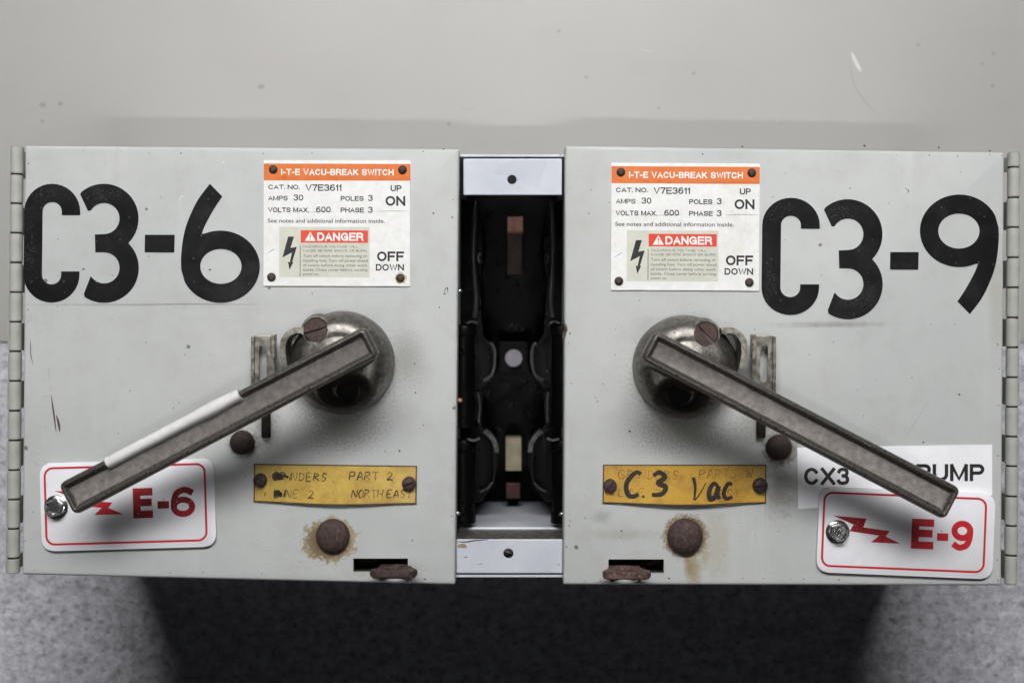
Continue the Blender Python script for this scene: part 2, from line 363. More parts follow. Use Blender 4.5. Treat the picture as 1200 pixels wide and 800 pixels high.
M_zinc = simple('bright_zinc_bolt', srgb(206, 206, 206), srgb(168, 168, 168), 400, 0.24, 0.95, 0.04)
M_bracket = simple('lavender_grey_bracket_paint', srgb(200, 203, 212), srgb(190, 194, 204), 40, 0.34, 0, 0.08, (srgb(96, 84, 76), 120, 0.12, 0.12))
M_black = simple('black_phenolic', srgb(9, 8, 9), srgb(5, 5, 5), 200, 0.36, 0, 0.3, (srgb(60, 58, 56), 260, 0.10, 0.12), spec=0.12)
M_copper = simple('dull_copper', srgb(176, 128, 112), srgb(150, 106, 90), 200, 0.5, 0.3, 0.1)
M_browninsul = simple('brown_insulation', srgb(64, 42, 34), srgb(46, 31, 26), 200, 0.6, 0, 0.1)
M_beige = simple('beige_insulator', srgb(164, 155, 130), srgb(142, 132, 110), 160, 0.6, 0, 0.2)
M_tape = simple('white_plastic_sleeve', srgb(228, 226, 226), srgb(214, 212, 213), 120, 0.32, 0, 0.15)
M_gap = simple('dark_gap_brown', srgb(26, 22, 19), srgb(40, 34, 28), 500, 0.8, 0, 0.2)  # dark brown inside the door slots and on the hinge cores
M_scratch = simple('brown_primer_scratch', srgb(66, 48, 42), srgb(92, 68, 60), 900, 0.7, 0, 0.2)
M_chip = simple('pale_scuff', srgb(212, 212, 208), srgb(200, 200, 197), 300, 0.5, 0, 0.1)
def plate_white():
    t = NT('silver_white_plate')
    c = t.mix(t.ramp(t.noise(260, 5, 0.7), 0.35, 0.65), srgb(224, 224, 222), srgb(234, 234, 233))
    c = t.mix(t.math('MULTIPLY', t.specks(520, 0.22, 0.10), 0.5), c, srgb(172, 170, 166))
    c = t.mix(t.ramp(t.noise(55, 6, 0.75, stretch=(1, 0.5, 1)), 0.58, 0.78, 0, 0.35), c, srgb(186, 182, 174))
    c = t.mix(t.ramp(t.noise(24, 5, 0.65, off=(0, 2, 0)), 0.55, 0.78, 0, 0.4), c, srgb(206, 196, 164))
    return t.done(c, t.ramp(t.noise(80), 0.3, 0.7, 0.28, 0.46), 0.0, t.noise(700, 3), 0.08, 0.0004)
M_plate = plate_white()
M_orange = simple('orange_enamel', srgb(222, 120, 58), srgb(212, 112, 52), 200, 0.36, 0, 0.05, (srgb(196, 104, 50), 600, 0.2, 0.15))
M_dgrey = simple('beige_panel_ink', srgb(208, 209, 196), srgb(200, 201, 188), 200, 0.4, 0, 0.05)
M_red = simple('orange_red_ink', srgb(226, 74, 52), srgb(216, 68, 48), 200, 0.4, 0, 0.05)
M_ink = simple('black_ink', srgb(26, 25, 26), srgb(46, 44, 44), 900, 0.45, 0, 0.05, lo=0.45, hi=0.75)
M_smallink = simple('worn_small_print_ink', srgb(66, 64, 60), srgb(112, 110, 102), 700, 0.45, 0, 0.05)
M_whiteink = simple('white_ink', srgb(236, 234, 230), srgb(228, 226, 222), 300, 0.4, 0, 0.05)
M_tagwhite = simple('white_tag_plastic', srgb(242, 241, 246), srgb(236, 235, 241), 60, 0.22, 0, 0.06, (srgb(190, 184, 180), 300, 0.14, 0.08), 0.06)
M_tagred = simple('red_engraving', srgb(206, 34, 44), srgb(184, 30, 42), 500, 0.45, 0, 0.4, (srgb(226, 110, 112), 900, 0.25, 0.2))
M_tagworn = simple('worn_red_engraving', srgb(188, 30, 42), srgb(140, 28, 38), 420, 0.4, 0, 0.6, (srgb(232, 150, 152), 700, 0.3, 0.3), 0.1)
M_tagcore = simple('pale_tag_edge', srgb(198, 196, 200), srgb(186, 184, 188), 60, 0.4, 0, 0.05)
M_paper = simple('white_paper', srgb(242, 242, 245), srgb(235, 235, 239), 50, 0.6, 0, 0.05)
M_clear = simple('clear_sticker_edge', srgb(200, 201, 200), srgb(186, 187, 186), 160, 0.2, 0, 0.05)
def yellow(name, a, b, stain):
    t = NT(name)
    c = t.mix(t.ramp(t.noise(22, 5, 0.6, stretch=(1, 1.6, 1)), 0.3, 0.7), a, b)
    c = t.mix(t.ramp(t.noise(48, 6, 0.75), 0.46, 0.72, 0, 0.8), c, stain)
    c = t.mix(t.ramp(t.noise(160, 5, 0.7, off=(3, 3, 0)), 0.55, 0.75, 0, 0.5), c, stain)
    c = t.mix(t.math('MULTIPLY', t.specks(500, 0.2, 0.12), 0.6), c, srgb(96, 66, 30))
    return t.done(c, t.ramp(t.noise(40), 0.3, 0.7, 0.28, 0.45), 0, t.noise(300, 3), 0.06, 0.0004)
M_yelL = yellow('yellow_brass_card', srgb(190, 154, 62), srgb(206, 176, 90), srgb(140, 104, 44))
M_yelR = yellow('amber_brass_card', srgb(202, 162, 62), srgb(186, 142, 54), srgb(122, 84, 34))
M_yedge = simple('greenish_card_edge', srgb(150, 152, 118), srgb(112, 98, 52), 200, 0.4, 0, 0.1)
M_brown = simple('brown_card_border', srgb(88, 54, 26), srgb(60, 38, 22), 400, 0.6, 0, 0.1)
M_pen = simple('thin_pen_ink', srgb(42, 34, 22), srgb(84, 66, 34), 500, 0.5, 0, 0.02)
M_faint = simple('faded_pen_ink', srgb(96, 70, 26), srgb(130, 96, 34), 500, 0.5, 0, 0.02)
M_marker = simple('black_marker_ink', srgb(26, 20, 14), srgb(60, 42, 20), 420, 0.45, 0, 0.02, lo=0.45, hi=0.8)
def floor_mat():
    t = NT('speckled_grey_floor')
    a = t.mix(t.ramp(t.noise(110, 6, 0.75), 0.36, 0.62), srgb(160, 159, 164), srgb(232, 231, 240))
    a = t.mix(t.ramp(t.noise(340, 4, 0.7, off=(2, 0, 0)), 0.45, 0.7, 0, 0.8), a, srgb(214, 213, 222))
    a = t.mix(t.ramp(t.noise(210, 4, 0.7, off=(5, 3, 0)), 0.52, 0.72, 0, 0.85), a, srgb(92, 90, 95))
    a = t.mix(t.ramp(t.noise(9, 4, 0.6, off=(1, 2, 0)), 0.4, 0.75, 0, 0.22), a, srgb(132, 130, 135))
    return t.done(a, 0.5, 0, t.noise(240, 5, 0.7), 0.7, 0.002)
def board_mat():
    t = NT('pale_grey_painted_board')
    a = t.mix(t.ramp(t.noise(5, 4, 0.55), 0.3, 0.7), srgb(162, 161, 158), srgb(168, 167, 165))
    a = t.mix(t.ramp(t.noise(16, 6, 0.7, stretch=(0.25, 1, 1)), 0.52, 0.75, 0, 0.22), a, srgb(146, 144, 142))
    a = t.mix(t.ramp(t.noise(10, 4, 0.6, off=(6, 2, 1)), 0.5, 0.8, 0, 0.4), a, srgb(162, 155, 153))
    a = t.mix(t.math('MULTIPLY', t.specks(26, 0.055, 0.22), 0.45), a, srgb(112, 108, 104))
    a = t.mix(t.math('MULTIPLY', t.specks(20, 0.05, 0.10, (0.4, 0.9, 0)), 0.5), a, srgb(186, 185, 182))
    return t.done(a, t.ramp(t.noise(9), 0.3, 0.7, 0.34, 0.48), 0, t.noise(40, 4), 0.05, 0.001)

# ------------------------------------------------------------------ setting: floor and pale board
bm = bmesh.new(); box(bm, -1.6, 1.6, -1.6, 1.6, -0.02, 0.0)
tag(obj('floor', bm, floor_mat()), kind='structure')
bm = bmesh.new(); box(bm, -1.4, 1.4, 0.0, 1.35, 0.0004, 0.0016)
# scuffs on the board
FS = (D + HB - 0.0016) / D
def Bd(px, py): return Vector(((px-600)*U*FS, (400-py)*U*FS, 0.00166))
M_bscuff = simple('board_scuff', srgb(138, 136, 133), srgb(148, 146, 144), 300, 0.5, 0, 0.05)
for pts, wd, mi in [([(998, 62), (1003, 73), (1009, 84)], 4.5, 1), ([(996, 70), (1003, 104), (1030, 138)], 0.9, 2), ([(920, 128), (914, 148)], 1.4, 2), ([(977, 130), (970, 148)], 1.2, 2),
                    ([(1068, 118), (1105, 149)], 1.1, 2), ([(380, 68), (391, 58)], 1.2, 2), ([(492, 121), (522, 144)], 0.9, 2), ([(22, 137), (52, 122)], 1.0, 2), ([(540, 127), (556, 128)], 2, 2), ([(750, 58), (764, 61)], 1.4, 1)]:
    stroke(bm, catmull(pts), lambda t, wd=wd: wd*(0.15+0.85*math.sin(math.pi*min(max(t, 0.02), 0.98))), Bd, mi)
for x, y, r in [(526, 145.5, 2.2), (1164, 63, 2), (1163, 101, 2), (1151, 75, 1.5), (50, 123, 3), (71, 122, 2.5), (306, 102, 3.2), (813, 86, 2), (687, 91, 1.8), (772, 127, 1.6), (1076, 53, 1.8), (655, 37, 1.8)]:
    sheet(bm, [(x + r*1.3*math.cos(a)*random.uniform(0.8, 1.2), y + r*math.sin(a)*random.uniform(0.7, 1.1)) for a in [k*math.pi/4 for k in range(8)]], Bd, 2)
bd = obj('backing_board', bm, [board_mat(), M_chip, M_bscuff]); tag(bd, kind='structure')

# ------------------------------------------------------------------ the twin switch unit
unit = empty('switch_unit')
tag(unit, 'grey twin electrical switch with two hinged doors numbered C3-6 and C3-9', 'switch unit')
DT = 0.014                                             # how deep the tray of a door is
doorsL = [(29, 170.5), (538, 174.5), (533.5, 685), (25.5, 673)]
doorsR = [(662, 170.5), (1177.5, 178.5), (1174, 686), (660, 685)]
def round_corners(c, r):
    out = []
    n = len(c)
    for i in range(n):
        p = Vector(c[i]); a = (Vector(c[i-1]) - p).normalized(); b = (Vector(c[(i+1) % n]) - p).normalized()
        for k in range(4):
            t = k/3; q = p + a*r*(1-t)**2 + b*r*t**2
            out.append((q.x, q.y))
    return out
def door(corners, mat, slot, marks, chips):
    bm = bmesh.new()
    cs = [Vector(q) for q in corners]; r = 0.0016/U
    def ring(inset, z):
        q = []
        for i in range(4):
            p = cs[i]; d1 = (cs[i-1]-p).normalized(); d2 = (cs[(i+1) % 4]-p).normalized(); t = p + (d1+d2)*inset
            q.append((t.x, t.y))
        return [bm.verts.new(P(*p) + Vector((0, 0, z))) for p in round_corners(q, 2.6)]
    rings = [ring(1.5, -DT), ring(0.0, -DT)]
    for k in range(6):
        an = R(90*k/5); rings.append(ring(r*(1-math.cos(an)), -0.0016*(1-math.sin(an))))
    n = len(rings[0])
    for A, B in zip(rings, rings[1:]):
        for i in range(n): bm.faces.new([A[i], A[(i+1) % n], B[(i+1) % n], B[i]])
    bm.faces.new(rings[0][::-1])
    hole = [(slot[0], slot[1]), (slot[0], slot[3]), (slot[2], slot[3]), (slot[2], slot[1])]
    hv = [bm.verts.new(P(*p)) for p in hole]
    out = rings[-1]
    vs = out + hv
    for t in tessellate_polygon([[v.co for v in out], [v.co for v in hv]]):
        f = [vs[i] for i in t]
        if (f[1].co-f[0].co).cross(f[2].co-f[0].co).length > 1e-12: bm.faces.new(f)
    hl = [bm.verts.new(P(*p) + Vector((0, 0, -0.0025))) for p in hole]; hd = [bm.verts.new(P(*p) + Vector((0, 0, -0.0125))) for p in hole]
    for A, B in ((hv, hl), (hl, hd)):
        for i in range(4): bm.faces.new([A[i], A[(i+1) % 4], B[(i+1) % 4], B[i]]).material_index = (0 if A is hv else 3)
    bm.faces.new(hd).material_index = 3
    o = obj('door', bm, [mat, M_scratch, M_chip, M_gap], unit, smooth=True, angle=40)
    bm = bmesh.new(); bm.from_mesh(o.data)
    for pts, wd, mi in marks:
        M = lambda x, y: P(x, y) + Vector((0, 0, 0.00006))
        stroke(bm, catmull(pts), lambda t, wd=wd: wd*(0.12+0.88*math.sin(math.pi*min(max(t, 0.02), 0.98))), M, mi)
    for x, y, r, mi in chips:
        M = lambda x, y: P(x, y) + Vector((0, 0, 0.00008))
        sheet(bm, [(x + r*math.cos(t)*random.uniform(0.5, 1.3), y + r*math.sin(t)*random.uniform(0.5, 1.2)) for t in [k*math.pi/4.5 for k in range(9)]], M, mi)
    bm.to_mesh(o.data); bm.free()
    return o
marksL = [([(60, 463), (63, 484), (66, 507)], 2.0, 1), ([(66, 486), (69, 497), (70, 506)], 2.8, 1), ([(57, 432), (58, 446)], 1.2, 1), ([(58, 450), (60, 458)], 0.9, 1),
          ([(36, 398), (36, 414), (39, 428)], 1.0, 1), ([(34, 402), (38, 410)], 0.9, 1), ([(33, 537), (48, 547)], 0.8, 1), ([(43, 530), (48, 534)], 1.0, 1),
          ([(209, 238), (213, 230), (217, 232)], 1.0, 2), ([(520, 342), (524, 337), (525, 344)], 1.2, 1), ([(140, 357), (220, 356.4), (300, 356.8)], 0.7, 1)]
chipsL = [(508, 250, 1.2, 1), (521, 344, 1.4, 1), (468, 528, 1.3, 1), (483, 633, 1.1, 1), (262, 190, 1.4, 2), (246, 316, 1.4, 1), (515, 360, 1, 1), (487, 460, 1.2, 1), (486, 426, 1, 1), (496, 498, 1, 1), (520, 175, 1.1, 1), (203, 478, 0.9, 1)]
marksR = [([(1060, 220), (1065, 224), (1063, 226)], 1.0, 1), ([(1120, 461), (1126, 463)], 1.4, 1), ([(978, 200), (986, 203)], 0.9, 1), ([(660, 378), (664, 386), (660, 392), (661, 402)], 3.0, 1),
          ([(958, 320), (959, 345)], 0.8, 2), ([(963, 264), (976, 265)], 1.6, 2), ([(1058, 285), (1066, 280)], 1, 2), ([(1062, 512), (1088, 470)], 0.8, 1), ([(912, 384), (986, 381)], 0.9, 1)]
chipsR = [(728, 622, 1.2, 1), (738, 505, 1.5, 1), (1082, 518, 1.3, 1), (1124, 462, 1.4, 1), (755, 665, 1, 1), (784, 677, 1.1, 1), (996, 221, 1, 1), (1013, 171, 1.4, 1), (1100, 173, 1.3, 1), (870, 172, 1.2, 1), (1160, 177, 1.2, 1), (770, 690, 1, 1), (668, 610, 1, 1), (690, 250, 1, 1), (700, 470, 0.9, 1)]
for lst, cs in ((chipsL, doorsL), (chipsR, doorsR)):      # paint knocked off along the edges
    rnd = random.Random(len(lst))
    for k in range(4):
        a0, b0 = Vector(cs[k]), Vector(cs[(k+1) % 4]); mid = (Vector(cs[0])+Vector(cs[2]))/2
        for q in range(7):
            p = a0.lerp(b0, rnd.random()**0.8); p = p + (mid-p).normalized()*rnd.uniform(4.5, 9); lst.append((p.x, p.y, rnd.uniform(0.4, 1.1), 1))
dL = door(doorsL, M_doorL, (414, 654, 478, 670), marksL, chipsL)
dR = door(doorsR, M_doorR, (713, 655, 778, 671.5), marksR, chipsR)

# steel boxes behind the doors
for q in (doorsL, doorsR):
    bm = bmesh.new()
    cx = sum(p[0] for p in q)/4; cy = sum(p[1] for p in q)/4
    top = [P(cx + (p[0]-cx)*0.985, cy + (p[1]-cy)*0.985) - Vector((0, 0, DT-0.001)) for p in q]
    prism(bm, top, HB - DT + 0.001 - 0.0018, 0)
    o = obj('enclosure', bm, [M_paint, M_gap], unit)
    # hollow behind the slot and an open inner side
    c = bmesh.new()
    s0 = (414, 645, 500, 672) if q is doorsL else (690, 645, 778, 672)
    a = P(s0[0]-6, s0[3]+3); b = P(s0[2]+4, s0[1]); box(c, a.x, b.x, a.y, b.y, HB-0.07, HB)
    boolean_cut(o, [c])

# hinges: pin and knuckles
def hinge(x0, x1, xt, ys, xb0, xb1, dark_side):
    """x0..x1 the barrel at its top, xb0..xb1 at its bottom"""
    h0 = -0.0030
    r = (x1-x0)/2*U*0.90
    t = P((x0+x1)/2, ys[0], h0); b = P((xb0+xb1)/2, ys[-1], h0)
    ax = (b - t).normalized()
    bm = bmesh.new()
    q = ax.to_track_quat('Z', 'Y').to_matrix().to_4x4()
    bmesh.ops.create_cone(bm, cap_ends=True, segments=20, radius1=r*0.86, radius2=r*0.86, depth=(b-t).length*0.997, matrix=Matrix.Translation((t+b)/2) @ q)
    # the leaf of the hinge, going down the side of the box, and the dark slit beside the door
    sgn = 1 if dark_side > 0 else -1
    hp = obj('hinge', bm, M_gap, unit, smooth=True)
    n = len(ys)-1
    for i in range(n):
        f0 = (ys[i]-ys[0])/(ys[-1]-ys[0]); f1 = (ys[i+1]-ys[0])/(ys[-1]-ys[0])
        p = t.lerp(b, f0); e = t.lerp(b, f1)
        L = (e-p).length - 0.0009
        k = bmesh.new()
        rr = r * random.uniform(0.97, 1.02)
        bmesh.ops.create_cone(k, cap_ends=True, segments=28, radius1=rr, radius2=rr, depth=L)
        es = [ed for ed in k.edges if len(ed.link_faces) == 2 and any(len(f.verts) > 4 for f in ed.link_faces)]
        bmesh.ops.bevel(k, geom=es, offset=0.0003, segments=2, affect='EDGES')
        # tongue of the knuckle: alternate ones belong to the door, the rest to the box
        side = sgn if i % 2 else -sgn*0.0
        k.transform(q)
        if i % 2 == 0:
            z0 = -r*1.0
            ln = L*0.5
            wdt = 0.0009
            xx = -sgn*(r*0.96)
            box(k, xx-wdt, xx+wdt, -ln, ln, -0.03, 0.0)
        o = obj('knuckle', k, M_hinge, hp, (p+e)/2 + Vector((random.uniform(-1, 1)*0.0001, 0, random.uniform(-1, 1)*0.0001)), smooth=True)
    return hp
hyL = [171.5, 204.7, 239, 273.3, 308, 342.5, 377, 411.5, 446, 480.8, 515.4, 550, 584.3, 618.5, 653, 671.5]
hyR = [178.5, 196.6, 232, 266.8, 302, 337, 372, 407, 441.8, 476.3, 511, 545.4, 580.7, 615.2, 649.8, 684.5]
hinge(11.5, 28.5, 0, hyL, 7, 24, 1)
hinge(1179.5, 1196, 0, hyR, 1176.5, 1192.5, -1)

# big black numerals, each a sticker
ZN = 0.00022
def arc(cx, cy, rx, ry, a0, a1, n=18):
    return [(cx + rx*math.cos(R(a0 + (a1-a0)*k/n)), cy - ry*math.sin(R(a0 + (a1-a0)*k/n))) for k in range(n+1)]
path = [(303, 372), (303, 364)] + arc(223, 357, 80, 80, 0, 180) + [(142.5, 400), (141.5, 500), (140.5, 580)] + arc(220, 625, 80, 80, 180, 360) + [(300, 618), (300, 611)]
Lc, Rc = ribbon(path, 78)
glyph_C = [tuple(p) for p in Lc] + [tuple(p) for p in reversed(Rc)]
glyph_3 = [(342, 283)] + arc(443, 386, 148, 148, 130, -44.5, 26) + arc(444, 597, 148, 148, 44.5, -124, 26) + [(358, 706), (387, 632)] \
    + arc(444, 596, 66, 66, -145, 90, 20) + [(425, 530), (407, 530), (405, 454), (425, 453)] + arc(444, 386, 66, 66, -90, 150, 20) + [(375, 353)]
glyph_d = [(620, 455), (743, 455), (745, 458), (743, 529), (741, 531), (619, 530), (617, 528), (618, 457)]
six_out = catmull([(895, 238), (846, 303), (812, 370), (790, 430), (778, 490), (772, 555), (773, 605)], 5) + arc(940, 591, 168, 154, 190, 480, 40)[2:] + \
    [(858, 462)] + catmull([(858, 462), (868, 430), (890, 385), (916, 340), (948, 292)], 5)[1:]
six_in = arc(942, 590, 88, 74, 0, 360, 36)[:-1]
def fit(g, src, dst, flip=False):
    x0, y0, x1, y1 = src; X0, Y0, X1, Y1 = dst
    out = []
    for x, y in g:
        u = (x-x0)/(x1-x0); v = (y-y0)/(y1-y0)
        if flip: u, v = 1-u, 1-v
        out.append((X0 + u*(X1-X0), Y0 + v*(Y1-Y0)))
    return out
def numeral(outline, hole, T):
    """outline and hole in the drawing's own frame, T maps that frame to photograph pixels"""
    bm = bmesh.new()
    outline = [p for i, p in enumerate(outline) if math.dist(p, outline[i-1]) > 0.3]
    loops = [[Vector((*p, 0)) for p in outline]] + ([[Vector((*p, 0)) for p in reversed(hole)]] if hole else [])
    up = Vector((0, 0, ZN)); vs = [bm.verts.new(P(*T(p.x, p.y)) + up) for l in loops for p in l]
    for t in tessellate_polygon(loops): bm.faces.new([vs[i] for i in t])
    k = 0
    for l in loops:          # the cut edge of the vinyl
        n = len(l); lo = [bm.verts.new(P(*T(p.x, p.y)) + up*0.05) for p in l]
        for i in range(n): bm.faces.new([vs[k+i], vs[k+(i+1) % n], lo[(i+1) % n], lo[i]])
        k += n
    for f in bm.faces:
        f.normal_update()
        if f.normal.z < 0: f.normal_flip()
    me = bpy.data.meshes.new('numeral'); bm.to_mesh(me); bm.free(); me.materials.append(M_vinyl)
    o = bpy.data.objects.new('numeral', me); C.objects.link(o); o.parent = unit
    return o
def both(g, dst, hole=None, flip=False):
    numeral(g, hole, lambda x, y: (x/3.6375, 150 + y/3.6375))
    xs = [p[0] for p in g]; ys = [p[1] for p in g]; src = (min(xs), min(ys), max(xs), max(ys))
    numeral(g, hole, lambda x, y: fit([(x, y)], src, dst, flip)[0])
both(glyph_C, (892.3, 231.8, 960.6, 369.2))
both(glyph_3, (965.5, 233.5, 1034.3, 374.2))
both(glyph_d, (1042.9, 295.3, 1076.5, 316.2))
both(six_out, (1078, 228, 1170.4, 368), six_in, True)

# rating plates
LTN = [(204, 452), (233, 452), (216, 508), (247, 502), (224, 578), (231, 576), (211, 616), (203, 574), (212, 580), (223, 530), (176, 555)]
def rating_plate(ox, oy, k, rot, rust):
    """k scales the plate's pixel frame (4.21 per photograph pixel); ox,oy its top left corner in the photograph"""
    ca, sa = math.cos(rot), math.sin(rot)
    def F(h):
        def M(X, Y):
            u = (X-82)/4.21*k; v = (Y-76)/4.21*k
            return P(ox + u*ca - v*sa, oy + u*sa + v*ca) + Vector((0, 0, h))
        return M
    bm = bmesh.new()
    prism(bm, [F(0.0009)(*q) for q in rounded(82, 76, 806, 696, 5, 3)], 0.0008, 0, 0.00018, 1)
    # dents and rubbed scratches in the face
    for pts in ([(640, 327), (720, 325), (800, 326)], [(300, 333), (380, 327), (430, 330)], [(95, 540), (125, 520), (140, 512)], [(100, 462), (108, 490)], [(230, 300), (262, 370)]):
        stroke(bm, catmull(pts), lambda t: 2.4*(0.15+0.85*math.sin(math.pi*min(max(t, 0.02), 0.98))), F(0.00093), 1)
    pl = obj('rating_plate', bm, [M_plate, M_smallink], unit)
    h = bmesh.new()
    sheet(h, [(83, 93), (805, 93), (805, 176), (83, 176)], F(0.00098), 0)
    sans(h, 'I-T-E VACU-BREAK SWITCH', 168, 723, 119, 150, F(0.00106), 1, 0.20, 0.16)
    flat_obj('header_band', h, [M_orange, M_whiteink], pl)
    t = bmesh.new(); M = F(0.00100)
    for s, x0, x1, y0, y1, b in [('CAT. NO.', 105, 260, 197, 220, .195), ('V7E3611', 289, 466, 195, 227, .175), ('UP', 708, 762, 198, 228, .19), ('ON', 683, 780, 251, 299, .205),
            ('AMPS', 105, 201, 252, 275, .175), ('30', 230, 278, 245, 275, .175), ('POLES', 462, 575, 252, 276, .195), ('3', 597, 620, 246, 276, .175),
            ('VOLTS MAX.', 105, 306, 309, 333, .195), ('600', 341, 413, 304, 333, .175), ('PHASE', 462, 577, 309, 333, .195), ('3', 597, 620, 304, 334, .175),
            ('OFF', 642, 775, 524, 572, .21), ('DOWN', 636, 775, 586, 618, .20)]:
        sans(t, s, x0, x1, y0, y1, M, 0, b, 0.15)
    text(t, 'See notes and additional information inside.', 103, 680, 364, 384, M, 0, 0.008)
    flat_obj('lettering', t, [M_ink], pl)
    d = bmesh.new()
    sheet(d, [(160, 404), (605, 404), (605, 652), (160, 652)], F(0.00098), 0)
    sheet(d, [(266, 421), (597, 421), (597, 482), (266, 482)], F(0.00104), 1)
    sans(d, 'DANGER', 347, 575, 432, 473, F(0.00110), 2, 0.215, 0.12)
    sheet(d, [(313, 427), (340, 474), (286, 474)], F(0.00110), 2)
    sheet(d, [(310, 441), (316, 441), (314.5, 461), (311.5, 461)], F(0.00116), 1)
    sheet(d, [(310.5, 464), (315.5, 464), (315.5, 469), (310.5, 469)], F(0.00116), 1)
    f = [d.verts.new(F(0.00106)(*p)) for p in LTN]
    fc = d.faces.new(f); fc.material_index = 3; bmesh.ops.triangulate(d, faces=[fc])
    sheet(d, [(262, 495), (265, 495), (265, 647), (262, 647)], F(0.00106), 3)
    for s, x1, yb in [('Turn off switch before removing or', 594, 553), ('installing fuse. Turn off power ahead', 596, 576),
                      ('of switch before doing other work', 594, 599), ('inside. Close cover before turning', 595, 621), ('power on.', 357, 642)]:
        text(d, s, 277, x1, yb-13, yb, F(0.00106), 4, 0.006)
    sans(d, 'HAZARDOUS VOLTAGE. WILL', 277, 548, 495, 507, F(0.00106), 4, 0.15, 0.25); sans(d, 'CAUSE SEVERE SHOCK OR BURN.', 277, 593, 515, 527, F(0.00106), 4, 0.15, 0.25)
    flat_obj('danger_panel', d, [M_dgrey, M_red, M_whiteink, M_ink, M_smallink], pl)
    for X, Y in ((129, 122), (766, 122), (122, 652), (757, 655)):
        r = bmesh.new(); lathe(r, (0, 0, 0), [(0.0023, 0), (0.0022, 0.0006), (0.0017, 0.0012), (0.0009, 0.0015), (0, 0.0016)], 20)
        obj('rivet', r, M_rivet, pl, F(0.0009)(X, Y), smooth=True, angle=60)
    if rust:
        c = F(0.00096)(757, 655); r = bmesh.new()
        sheet(r, [(757 + 31*math.cos(a)*random.uniform(0.75, 1.1), 655 + 31*math.sin(a)*random.uniform(0.75, 1.1)) for a in [k*math.pi/10 for k in range(20)]], F(0.00096), 0)
        flat_obj('rust_ring', r, simple('pale_rust_ring', srgb(176, 160, 116), srgb(214, 208, 188), 500, 0.5, 0, 0.1), pl)
    return pl
rating_plate(309.4, 188, 1.0, 0.003, True)
rating_plate(716.2, 191, 1.012, 0.0055, False)

# yellow hand-written cards
HAND = {'G': [[(1,.82),(.6,1),(.15,.8),(0,.4),(.3,0),(.8,.08),(.95,.42),(.55,.44)]], 'R': [[(0,0),(.06,.98)], [(.0,1),(.65,.96),(.78,.7),(.12,.5),(.5,.28),(.95,0)]],
 'I': [[(.45,0),(.55,1)]], 'N': [[(0,0),(.1,.98),(.78,.02),(.95,1)]], 'D': [[(.1,.02),(.14,.98)], [(-.05,1),(.65,.88),(.9,.45),(.6,.06),(0,0)]],
 'E': [[(.85,1),(.1,.98),(.05,.02),(.8,0)], [(.08,.5),(.65,.53)]], 'S': [[(.9,.9),(.5,1),(.15,.8),(.4,.55),(.8,.35),(.6,.02),(.05,.08)]],
 'P': [[(0,0),(.08,1)], [(-.05,.98),(.7,.95),(.85,.7),(.6,.5),(.08,.46)]], 'A': [[(0,0),(.5,1),(.95,0)], [(.2,.36),(.78,.38)]], 'T': [[(.5,0),(.52,1)], [(0,1),(1,.97)]],
 '2': [[(.08,.78),(.4,1),(.8,.8),(.6,.45),(.05,.03),(.35,.1),(1,.02)]], 'L': [[(.12,1),(.05,.02),(.85,0)]], 'O': [[(.5,1),(.08,.65),(.15,.15),(.55,0),(.92,.35),(.85,.85),(.5,1)]],
 'H': [[(0,0),(.08,1)], [(.85,0),(.92,1)], [(.06,.5),(.9,.54)]], '-': [[(.2,.5),(.7,.52)]], '.': [[(.35,.42),(.6,.45)]], 'W': [[(0,1),(.25,0),(.5,.7),(.72,0),(1,1)]], ' ': [],
 'C': [[(.95,.9),(.6,1),(.2,.75),(.02,.4),(.2,.06),(.6,0),(.85,.12)]], '3': [[(.12,.88),(.5,1),(.85,.8),(.4,.55),(.9,.36),(.7,.05),(.1,.02)]],
 'V': [[(0,1.25),(.12,.5),(.22,0),(.5,.4),(.95,1)]], 'a': [[(.8,.85),(.4,1),(.05,.5),(.2,.05),(.6,.15),(.85,.9),(.8,.3),(1,.02)]], 'c': [[(.9,.9),(.5,1),(.1,.6),(.1,.2),(.5,0),(1,.15)]], 'J': [[(.2,1),(.9,1)], [(.55,1),(.5,.1),(.1,.05)]]}
def write(bm, s, x0, y0, cw, ch, gap, wd, M, mi, jit=0.05, ang=0):
    x = x0; rnd = random.Random(sum(map(ord, s)))
    for i, chh in enumerate(s):
        for j, pl in enumerate(HAND[chh]):
            pts = [(x + (px+rnd.uniform(-jit, jit) + 0.10*py)*cw, y0 + ang*(x-x0) - (py+rnd.uniform(-jit, jit))*ch) for px, py in pl]
            pts = catmull(pts, 5) if len(pts) > 2 else [tuple(Vector(pts[0]).lerp(Vector(pts[1]), t/4)) for t in range(5)]
            MM = lambda a, b, z=j*0.00002 + (i % 3)*0.00001: M(a, b) + Vector((0, 0, z))
            stroke(bm, pts, lambda t: wd*(0.75+0.35*math.sin(3*t+i)), MM, mi)
        x += cw*gap*(0.5 if chh in 'I-.' else 1.0)
